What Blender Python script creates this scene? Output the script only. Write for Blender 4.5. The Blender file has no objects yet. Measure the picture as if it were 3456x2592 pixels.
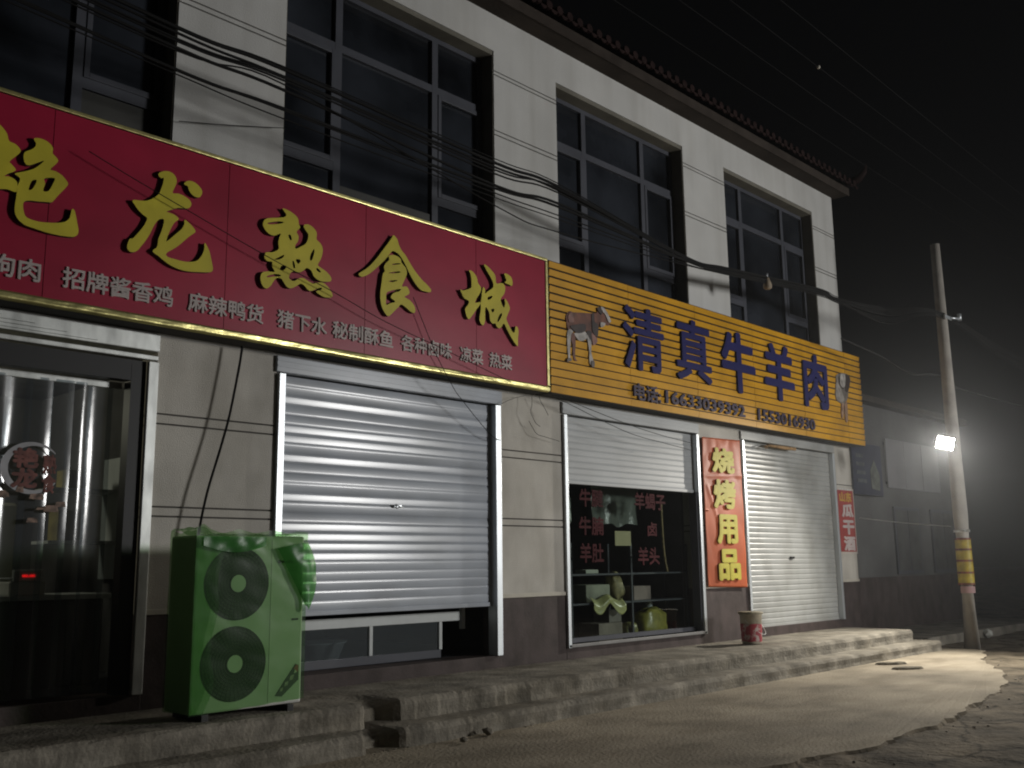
# Two-storey village shop building at night, lit by a pole floodlight and a far street lamp.
import bpy, bmesh, math, random
from mathutils import Vector, Matrix, noise

random.seed(7)
S = bpy.context.scene
C = S.collection
R = math.radians

# ------------------------------------------------------------------ camera
cam = bpy.data.cameras.new('camera')
cam.sensor_width = 36.0
cam.lens = 34.98
cam.clip_end = 2000.0
cam_ob = bpy.data.objects.new('camera', cam)
C.objects.link(cam_ob)
r_ = Vector((0.69307786, -0.72075854, -0.01225591))
u_ = Vector((-0.11980879, -0.13193951, 0.98399076))
f_ = Vector((0.71083678, 0.68051385, 0.17779756))
cam_ob.matrix_world = Matrix(((r_.x, u_.x, -f_.x, 0.0), (r_.y, u_.y, -f_.y, 0.0),
                              (r_.z, u_.z, -f_.z, 1.5), (0, 0, 0, 1)))
S.camera = cam_ob

# ------------------------------------------------------------------ world, lamps, exposure
W = bpy.data.worlds.new('World')
S.world = W
W.use_nodes = True
bg = W.node_tree.nodes['Background']
bg.inputs[0].default_value = (0.9, 0.92, 1.0, 1)
bg.inputs[1].default_value = 0.0014

S.view_settings.view_transform = 'Standard'
S.view_settings.look = 'None'
S.view_settings.exposure = 0.0
S.view_settings.gamma = 1.0
S.view_settings.use_curve_mapping = False
S.cycles.use_denoising = True
S.cycles.max_bounces = 6
S.cycles.transparent_max_bounces = 24
S.cycles.volume_bounces = 0
S.cycles.sample_clamp_indirect = 4.0
S.cycles.filter_width = 2.0

# the street lamp across the road, behind the photographer (its reflection shows in the shutter slats)
far = bpy.data.lights.new('street_lamp_light', 'SPOT')
far.energy = 6300.0
far.spot_size = R(112)
far.spot_blend = 1.0
far.color = (1.0, 0.99, 0.965)
far.shadow_soft_size = 1.4
far_ob = bpy.data.objects.new('street_lamp_light', far)
C.objects.link(far_ob)
far_ob.location = (18.9, -9.6, 4.6)
far_ob.rotation_euler = Vector((-0.56, 0.83, -0.05)).to_track_quat('-Z', 'Y').to_euler()
# the floodlight on the concrete pole
fl = bpy.data.lights.new('floodlight_light', 'SPOT')
fl.energy = 1600.0
fl.color = (1.0, 0.945, 0.84)
fl.shadow_soft_size = 0.09
fl.spot_size = R(122)
fl.spot_blend = 1.0
fl_ob = bpy.data.objects.new('floodlight_light', fl)
C.objects.link(fl_ob)
fl_ob.location = (16.84, 6.19, 3.38)
fl_ob.rotation_euler = Vector((-3.9, -0.95, -3.3)).to_track_quat('-Z', 'Y').to_euler()

# ------------------------------------------------------------------ helpers
def tag(o, label=None, cat=None, group=None, kind=None):
    if label: o['label'] = label
    if cat: o['category'] = cat
    if group: o['group'] = group
    if kind: o['kind'] = kind
    return o

def thing(name, label, cat, loc=(0, 0, 0), group=None):
    o = bpy.data.objects.new(name, None)
    o.empty_display_size = 0.2
    C.objects.link(o)
    o.location = loc
    return tag(o, label, cat, group)

def link(name, me, parent=None):
    o = bpy.data.objects.new(name, me)
    C.objects.link(o)
    if parent is not None:
        o.parent = parent
        p = Vector((0, 0, 0)); q = parent
        while q is not None:
            p += q.location; q = q.parent
        o.location = -p if p.length > 0 else (0, 0, 0)
    return o

class MB:
    """collects shapes in world coordinates, builds ONE mesh object"""
    def __init__(s):
        s.bm = bmesh.new()
    def box(s, x0, x1, y0, y1, z0, z1, bev=0.0, m=0):
        vs = [s.bm.verts.new(p) for p in ((x0,y0,z0),(x1,y0,z0),(x1,y1,z0),(x0,y1,z0),(x0,y0,z1),(x1,y0,z1),(x1,y1,z1),(x0,y1,z1))]
        fs = [s.bm.faces.new([vs[i] for i in q]) for q in ((3,2,1,0),(4,5,6,7),(0,1,5,4),(1,2,6,5),(2,3,7,6),(3,0,4,7))]
        for f in fs: f.material_index = m
        if bev > 0:
            es = list({e for f in fs for e in f.edges})
            r = bmesh.ops.bevel(s.bm, geom=es, offset=bev, segments=2, affect='EDGES', profile=0.6)
            for f in r['faces']: f.material_index = m
        return s
    def hexa(s, pts, m=0):
        vs = [s.bm.verts.new(p) for p in pts]
        for q in ((3,2,1,0),(4,5,6,7),(0,1,5,4),(1,2,6,5),(2,3,7,6),(3,0,4,7)):
            s.bm.faces.new([vs[i] for i in q]).material_index = m
        return s
    def tube(s, path, rad, seg=8, m=0, caps=True):
        n = len(path); P = [Vector(p) for p in path]
        rr = rad if isinstance(rad, (list, tuple)) else [rad]*n
        rings = []
        for i in range(n):
            d = (P[min(i+1,n-1)]-P[max(i-1,0)]).normalized()
            a = d.cross(Vector((0,0,1)))
            if a.length < 1e-3: a = d.cross(Vector((0,1,0)))
            a.normalize(); b = d.cross(a)
            rings.append([s.bm.verts.new(P[i]+(a*math.cos(2*math.pi*k/seg)+b*math.sin(2*math.pi*k/seg))*rr[i]) for k in range(seg)])
        for i in range(n-1):
            for k in range(seg):
                f = s.bm.faces.new((rings[i][k],rings[i][(k+1)%seg],rings[i+1][(k+1)%seg],rings[i+1][k]))
                f.smooth = True; f.material_index = m
        if caps:
            s.bm.faces.new(rings[0][::-1]).material_index = m
            s.bm.faces.new(rings[-1]).material_index = m
        return s
    def lathe(s, c, prof, seg=28, m=0):
        """prof: (radius, z) from bottom to top round the vertical axis at c"""
        rings = []
        for rd, z in prof:
            rings.append([s.bm.verts.new((c[0]+rd*math.cos(2*math.pi*k/seg), c[1]+rd*math.sin(2*math.pi*k/seg), c[2]+z)) for k in range(seg)])
        for i in range(len(rings)-1):
            for k in range(seg):
                f = s.bm.faces.new((rings[i][k],rings[i][(k+1)%seg],rings[i+1][(k+1)%seg],rings[i+1][k]))
                f.smooth = True; f.material_index = m
        s.bm.faces.new(rings[0][::-1]).material_index = m
        s.bm.faces.new(rings[-1]).material_index = m
        return s
    def disc(s, c, rad, y, thick, seg=40, m=0):
        """a disc facing -y"""
        a = [s.bm.verts.new((c[0]+rad*math.cos(2*math.pi*k/seg), y, c[1]+rad*math.sin(2*math.pi*k/seg))) for k in range(seg)]
        b = [s.bm.verts.new((v.co.x, y+thick, v.co.z)) for v in a]
        s.bm.faces.new(a).material_index = m
        s.bm.faces.new(b[::-1]).material_index = m
        for k in range(seg):
            s.bm.faces.new((a[(k+1)%seg], a[k], b[k], b[(k+1)%seg])).material_index = m
        return s
    def grid(s, fn, nu, nv, m=0, smooth=True):
        vs = [[s.bm.verts.new(fn(i/nu, j/nv)) for j in range(nv+1)] for i in range(nu+1)]
        for i in range(nu):
            for j in range(nv):
                f = s.bm.faces.new((vs[i][j], vs[i+1][j], vs[i+1][j+1], vs[i][j+1]))
                f.smooth = smooth; f.material_index = m
        return s
    def prism(s, pts, y0, y1, m=0):
        """outline in x,z pushed from y0 (front) to y1"""
        a = [s.bm.verts.new((x, y0, z)) for x, z in pts]
        b = [s.bm.verts.new((x, y1, z)) for x, z in pts]
        n = len(pts)
        s.bm.faces.new(a).material_index = m
        s.bm.faces.new(b[::-1]).material_index = m
        for k in range(n):
            s.bm.faces.new((a[k], b[k], b[(k+1)%n], a[(k+1)%n])).material_index = m
        return s
    def rock(s, c, rad, m=0, flat=0.7):
        r = bmesh.ops.create_icosphere(s.bm, subdivisions=1, radius=1.0)
        o = Vector((random.random()*50, random.random()*50, random.random()*50))
        sc = (rad*random.uniform(.7,1.3), rad*random.uniform(.7,1.3), rad*flat*random.uniform(.6,1.2))
        for v in r['verts']:
            d = 1+0.45*noise.noise(v.co*1.3+o)
            v.co = Vector((v.co.x*sc[0]*d+c[0], v.co.y*sc[1]*d+c[1], v.co.z*sc[2]*d+c[2]))
        return s
    def build(s, name, mats, parent=None, recalc=True):
        if recalc: bmesh.ops.recalc_face_normals(s.bm, faces=s.bm.faces)
        me = bpy.data.meshes.new(name)
        s.bm.to_mesh(me); s.bm.free()
        for m in (mats if isinstance(mats, (list, tuple)) else [mats]): me.materials.append(m)
        return link(name, me, parent)

def smooth_path(pts, n=8):
    P = [Vector(p) for p in pts]
    out = []
    for i in range(len(P)-1):
        p0 = P[max(i-1,0)]; p1 = P[i]; p2 = P[i+1]; p3 = P[min(i+2,len(P)-1)]
        for k in range(n):
            t = k/n
            out.append(0.5*((2*p1)+(-p0+p2)*t+(2*p0-5*p1+4*p2-p3)*t*t+(-p0+3*p1-3*p2+p3)*t**3))
    out.append(P[-1])
    return out

# ------------------------------------------------------------------ materials
def mat(name, col, rough=0.7, metal=0.0, var=0.12, scale=3.0, bump=0.0, bscale=60.0, spec=0.4, col2=None, fac=0.5, detail=5.0, stretch=None, soft=0.2, streak=0.0, sscale=(2.6, 2.6, .22), crack=0.0, cwidth=.012):
    m = bpy.data.materials.new(name); m.use_nodes = True
    nt = m.node_tree; b = nt.nodes['Principled BSDF']
    b.inputs['Roughness'].default_value = rough
    b.inputs['Metallic'].default_value = metal
    b.inputs['Specular IOR Level'].default_value = spec
    tc = nt.nodes.new('ShaderNodeTexCoord')
    src = tc.outputs['Object']
    if stretch:
        mp = nt.nodes.new('ShaderNodeMapping'); mp.inputs['Scale'].default_value = stretch
        nt.links.new(src, mp.inputs['Vector']); src = mp.outputs['Vector']
    n1 = nt.nodes.new('ShaderNodeTexNoise'); n1.inputs['Scale'].default_value = scale; n1.inputs['Detail'].default_value = detail
    nt.links.new(src, n1.inputs['Vector'])
    rp = nt.nodes.new('ShaderNodeValToRGB')
    c2 = col2 if col2 else tuple(c*(1-var*1.6) for c in col)
    c1 = tuple(min(1, c*(1+var*0.6)) for c in col)
    rp.color_ramp.elements[0].position = fac-soft; rp.color_ramp.elements[0].color = (*c2, 1)
    rp.color_ramp.elements[1].position = fac+soft; rp.color_ramp.elements[1].color = (*c1, 1)
    nt.links.new(n1.outputs['Fac'], rp.inputs['Fac'])
    colour = rp.outputs['Color']
    if streak > 0:                               # run-off stains and patchy dirt
        mp2 = nt.nodes.new('ShaderNodeMapping'); mp2.inputs['Scale'].default_value = sscale
        n3 = nt.nodes.new('ShaderNodeTexNoise'); n3.inputs['Scale'].default_value = 1.0; n3.inputs['Detail'].default_value = 7
        r3 = nt.nodes.new('ShaderNodeValToRGB')
        r3.color_ramp.elements[0].position = .34; r3.color_ramp.elements[0].color = (1-streak, 1-streak*1.05, 1-streak*1.15, 1)
        r3.color_ramp.elements[1].position = .56; r3.color_ramp.elements[1].color = (1, 1, 1, 1)
        mm = nt.nodes.new('ShaderNodeMix'); mm.data_type = 'RGBA'; mm.blend_type = 'MULTIPLY'; mm.inputs['Factor'].default_value = 1.0
        nt.links.new(tc.outputs['Object'], mp2.inputs['Vector']); nt.links.new(mp2.outputs['Vector'], n3.inputs['Vector'])
        nt.links.new(n3.outputs['Fac'], r3.inputs['Fac']); nt.links.new(colour, mm.inputs['A']); nt.links.new(r3.outputs['Color'], mm.inputs['B'])
        colour = mm.outputs['Result']
    if crack > 0:
        n4 = nt.nodes.new('ShaderNodeTexNoise'); n4.inputs['Scale'].default_value = 2.2; n4.inputs['Detail'].default_value = 5
        ad = nt.nodes.new('ShaderNodeMix'); ad.data_type = 'RGBA'; ad.blend_type = 'LINEAR_LIGHT'; ad.inputs['Factor'].default_value = .22
        vo = nt.nodes.new('ShaderNodeTexVoronoi'); vo.feature = 'DISTANCE_TO_EDGE'; vo.inputs['Scale'].default_value = crack
        r4 = nt.nodes.new('ShaderNodeValToRGB')
        r4.color_ramp.elements[0].position = 0; r4.color_ramp.elements[0].color = (.25, .24, .22, 1)
        r4.color_ramp.elements[1].position = cwidth; r4.color_ramp.elements[1].color = (1, 1, 1, 1)
        m4 = nt.nodes.new('ShaderNodeMix'); m4.data_type = 'RGBA'; m4.blend_type = 'MULTIPLY'; m4.inputs['Factor'].default_value = 1.0
        nt.links.new(tc.outputs['Object'], n4.inputs['Vector']); nt.links.new(tc.outputs['Object'], ad.inputs['A']); nt.links.new(n4.outputs['Color'], ad.inputs['B'])
        nt.links.new(ad.outputs['Result'], vo.inputs['Vector']); nt.links.new(vo.outputs['Distance'], r4.inputs['Fac'])
        nt.links.new(colour, m4.inputs['A']); nt.links.new(r4.outputs['Color'], m4.inputs['B'])
        colour = m4.outputs['Result']
    nt.links.new(colour, b.inputs['Base Color'])
    if bump > 0:
        n2 = nt.nodes.new('ShaderNodeTexNoise'); n2.inputs['Scale'].default_value = bscale; n2.inputs['Detail'].default_value = 6
        nt.links.new(src, n2.inputs['Vector'])
        bp = nt.nodes.new('ShaderNodeBump'); bp.inputs['Strength'].default_value = bump; bp.inputs['Distance'].default_value = 0.02
        nt.links.new(n2.outputs['Fac'], bp.inputs['Height'])
        nt.links.new(bp.outputs['Normal'], b.inputs['Normal'])
    return m

def see_through(name, tint, body, fac, rough=0.1, refl=1.0, bump=0.0, bscale=6.0):
    """thin clear sheet: tinted see-through mixed with a body colour and a clear reflection"""
    m = bpy.data.materials.new(name); m.use_nodes = True
    nt = m.node_tree; nt.nodes.clear()
    out = nt.nodes.new('ShaderNodeOutputMaterial')
    tr = nt.nodes.new('ShaderNodeBsdfTransparent'); tr.inputs[0].default_value = (*tint, 1)
    df = nt.nodes.new('ShaderNodeBsdfDiffuse'); df.inputs[0].default_value = (*body, 1)
    mx = nt.nodes.new('ShaderNodeMixShader'); mx.inputs[0].default_value = fac
    nt.links.new(tr.outputs[0], mx.inputs[1]); nt.links.new(df.outputs[0], mx.inputs[2])
    gl = nt.nodes.new('ShaderNodeBsdfGlossy'); gl.inputs['Roughness'].default_value = rough
    fr = nt.nodes.new('ShaderNodeLayerWeight'); fr.inputs['Blend'].default_value = 0.5
    pw_ = nt.nodes.new('ShaderNodeMath'); pw_.operation = 'POWER'; pw_.inputs[1].default_value = 4.0
    ml_ = nt.nodes.new('ShaderNodeMath'); ml_.operation = 'MULTIPLY_ADD'; ml_.inputs[1].default_value = 0.8*refl; ml_.inputs[2].default_value = 0.04*refl
    nt.links.new(fr.outputs['Facing'], pw_.inputs[0]); nt.links.new(pw_.outputs[0], ml_.inputs[0])
    m2 = nt.nodes.new('ShaderNodeMixShader')
    nt.links.new(ml_.outputs[0], m2.inputs[0]); nt.links.new(mx.outputs[0], m2.inputs[1]); nt.links.new(gl.outputs[0], m2.inputs[2])
    if bump:
        tc = nt.nodes.new('ShaderNodeTexCoord')
        n2 = nt.nodes.new('ShaderNodeTexNoise'); n2.inputs['Scale'].default_value = bscale; n2.inputs['Detail'].default_value = 3
        bp = nt.nodes.new('ShaderNodeBump'); bp.inputs['Strength'].default_value = bump; bp.inputs['Distance'].default_value = 0.02
        nt.links.new(tc.outputs['Object'], n2.inputs['Vector']); nt.links.new(n2.outputs['Fac'], bp.inputs['Height'])
        for q in (gl, fr, df): nt.links.new(bp.outputs['Normal'], q.inputs['Normal'])
    nt.links.new(m2.outputs[0], out.inputs['Surface'])
    return m

def glow(name, col, strength):
    m = bpy.data.materials.new(name); m.use_nodes = True
    b = m.node_tree.nodes['Principled BSDF']
    b.inputs['Base Color'].default_value = (*col, 1)
    b.inputs['Emission Color'].default_value = (*col, 1)
    b.inputs['Emission Strength'].default_value = strength
    return m

M = {
 'white_wall': mat('white_wall', (.59,.588,.57), .88, var=.07, scale=1.3, bump=.2, bscale=55, spec=.2, streak=.13),
 'beige_wall': mat('beige_wall', (.56,.535,.485), .88, var=.10, scale=2.2, bump=.35, bscale=90, spec=.2, streak=.16, sscale=(3,3,1.2)),
 'moulding': mat('moulding', (.52,.49,.42), .8, var=.08, scale=4),
 'plinth': mat('plinth', (.072,.053,.050), .65, var=.2, scale=3.5, bump=.12, bscale=40, spec=.25, streak=.4, sscale=(4,4,2)),
 'groove': mat('groove', (.10,.095,.085), .9),
 'soffit': mat('soffit', (.055,.046,.039), .9, var=.2, scale=1.5, bump=.2, bscale=20, spec=.05),
 'fascia': mat('fascia', (.058,.048,.041), .9, var=.25, scale=2, bump=.2, bscale=20, spec=.05),
 'tile': mat('tile', (.026,.014,.013), .7, var=.3, scale=5, bump=.2, bscale=30, spec=.1),
 'win_frame': mat('win_frame', (.072,.076,.092), .5, var=.1, spec=.3),
 'reveal': mat('reveal', (.19,.18,.15), .85, var=.15, spec=.1),
 'dark_glass': mat('dark_glass', (.028,.032,.040), .10, var=.55, scale=.8, spec=.5),
 'lower_panel': mat('lower_panel', (.05,.05,.045), .5, var=.2),
 'shutter_metal': mat('shutter_metal', (.43,.465,.52), .23, metal=.0, var=.05, scale=2.2, stretch=(1,1,6), spec=.46, streak=.15, sscale=(1.6,1.6,2.4)),
 'shutter_pale': mat('shutter_pale', (.385,.405,.42), .45, var=.05, scale=1.5, stretch=(1,1,4), streak=.10, sscale=(1.5,1.5,2)),
 'shutter_white': mat('shutter_white', (.37,.378,.37), .36, var=.06, scale=2.5, streak=.22, sscale=(2,2,1.5)),
 'rail': mat('rail', (.72,.76,.79), .40, metal=.7, var=.10, scale=6, stretch=(1,1,.3)),
 'old_steel': mat('old_steel', (.66,.68,.66), .42, metal=.5, var=.22, scale=3, stretch=(3,3,1)),
 'rubber': mat('rubber', (.012,.012,.013), .6),
 'gold': mat('gold', (.66,.60,.26), .33, metal=.85, var=.12, scale=6, bump=.35, bscale=6),
 'red_panel': mat('red_panel', (.36,.012,.045), .36, var=.14, scale=.9, bump=.10, bscale=1.6, spec=.28, streak=.12, sscale=(.9,.9,2.2)),
 'seam': mat('seam', (.10,.006,.012), .6),
 'gold_letter': mat('gold_letter', (.58,.50,.03), .5, var=.12, scale=3, spec=.3),
 'letter_side': mat('letter_side', (.07,.045,.035), .6),
 'caption': mat('caption', (.50,.44,.42), .6, var=.1),
 'sign_back': mat('sign_back', (.03,.028,.025), .8),
 'amber': mat('amber', (.68,.345,.012), .45, var=.12, scale=2.5, spec=.15, streak=.15, sscale=(1.2,1.2,4)),
 'amber_gap': mat('amber_gap', (.012,.008,.003), .8),
 'navy': mat('navy', (.013,.013,.105), .55, var=.1, spec=.2),
 'navy_dark': mat('navy_dark', (.035,.022,.06), .6, var=.2),
 'concrete': mat('concrete', (.355,.308,.235), .92, var=.24, scale=.8, bump=.6, bscale=35, detail=9, spec=.15, streak=.26, sscale=(1.3,2.6,1)),
 'step': mat('step', (.265,.242,.20), .92, var=.30, scale=3.2, bump=.6, bscale=28, detail=8, spec=.15, streak=.3, sscale=(1.7,3,3)),
 'road': mat('road', (.175,.146,.106), .95, var=.45, scale=2.0, bump=1.0, bscale=16, detail=9, spec=.1, crack=.7, cwidth=.02),
 'pole': mat('pole', (.40,.37,.33), .85, var=.18, scale=3, bump=.3, bscale=40),
 'cable': mat('cable', (.012,.012,.012), .75, spec=.15),
 'grey_cable': mat('grey_cable', (.03,.03,.03), .8, spec=.1),
 'white_metal': mat('white_metal', (.60,.63,.62), .4, var=.08),
 'black': mat('black', (.008,.008,.009), .5),
 'dark_room': mat('dark_room', (.10,.10,.10), .9, var=.2),
 'dark_floor': mat('dark_floor', (.06,.06,.065), .5, var=.2),
 'ac_white': mat('ac_white', (.62,.62,.58), .5, var=.05),
 'ac_dark': mat('ac_dark', (.02,.02,.02), .6),
 'film': see_through('film', (.53,.72,.47), (.13,.40,.12), .065, .32, refl=.3, bump=.12, bscale=4),
 'film_fold': see_through('film_fold', (.25,.52,.22), (.07,.30,.06), .42, .3, refl=.5, bump=.2, bscale=6),
 'pvc': see_through('pvc', (.66,.70,.72), (.42,.45,.49), .13, .15, refl=1.2, bump=.10, bscale=3),
 'dusty_glass': see_through('dusty_glass', (.75,.80,.82), (.40,.46,.50), .07, .12, refl=.8, bump=.05, bscale=5),
 'glass': see_through('glass', (.86,.90,.88), (.3,.3,.3), .0, .02),
}

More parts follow.
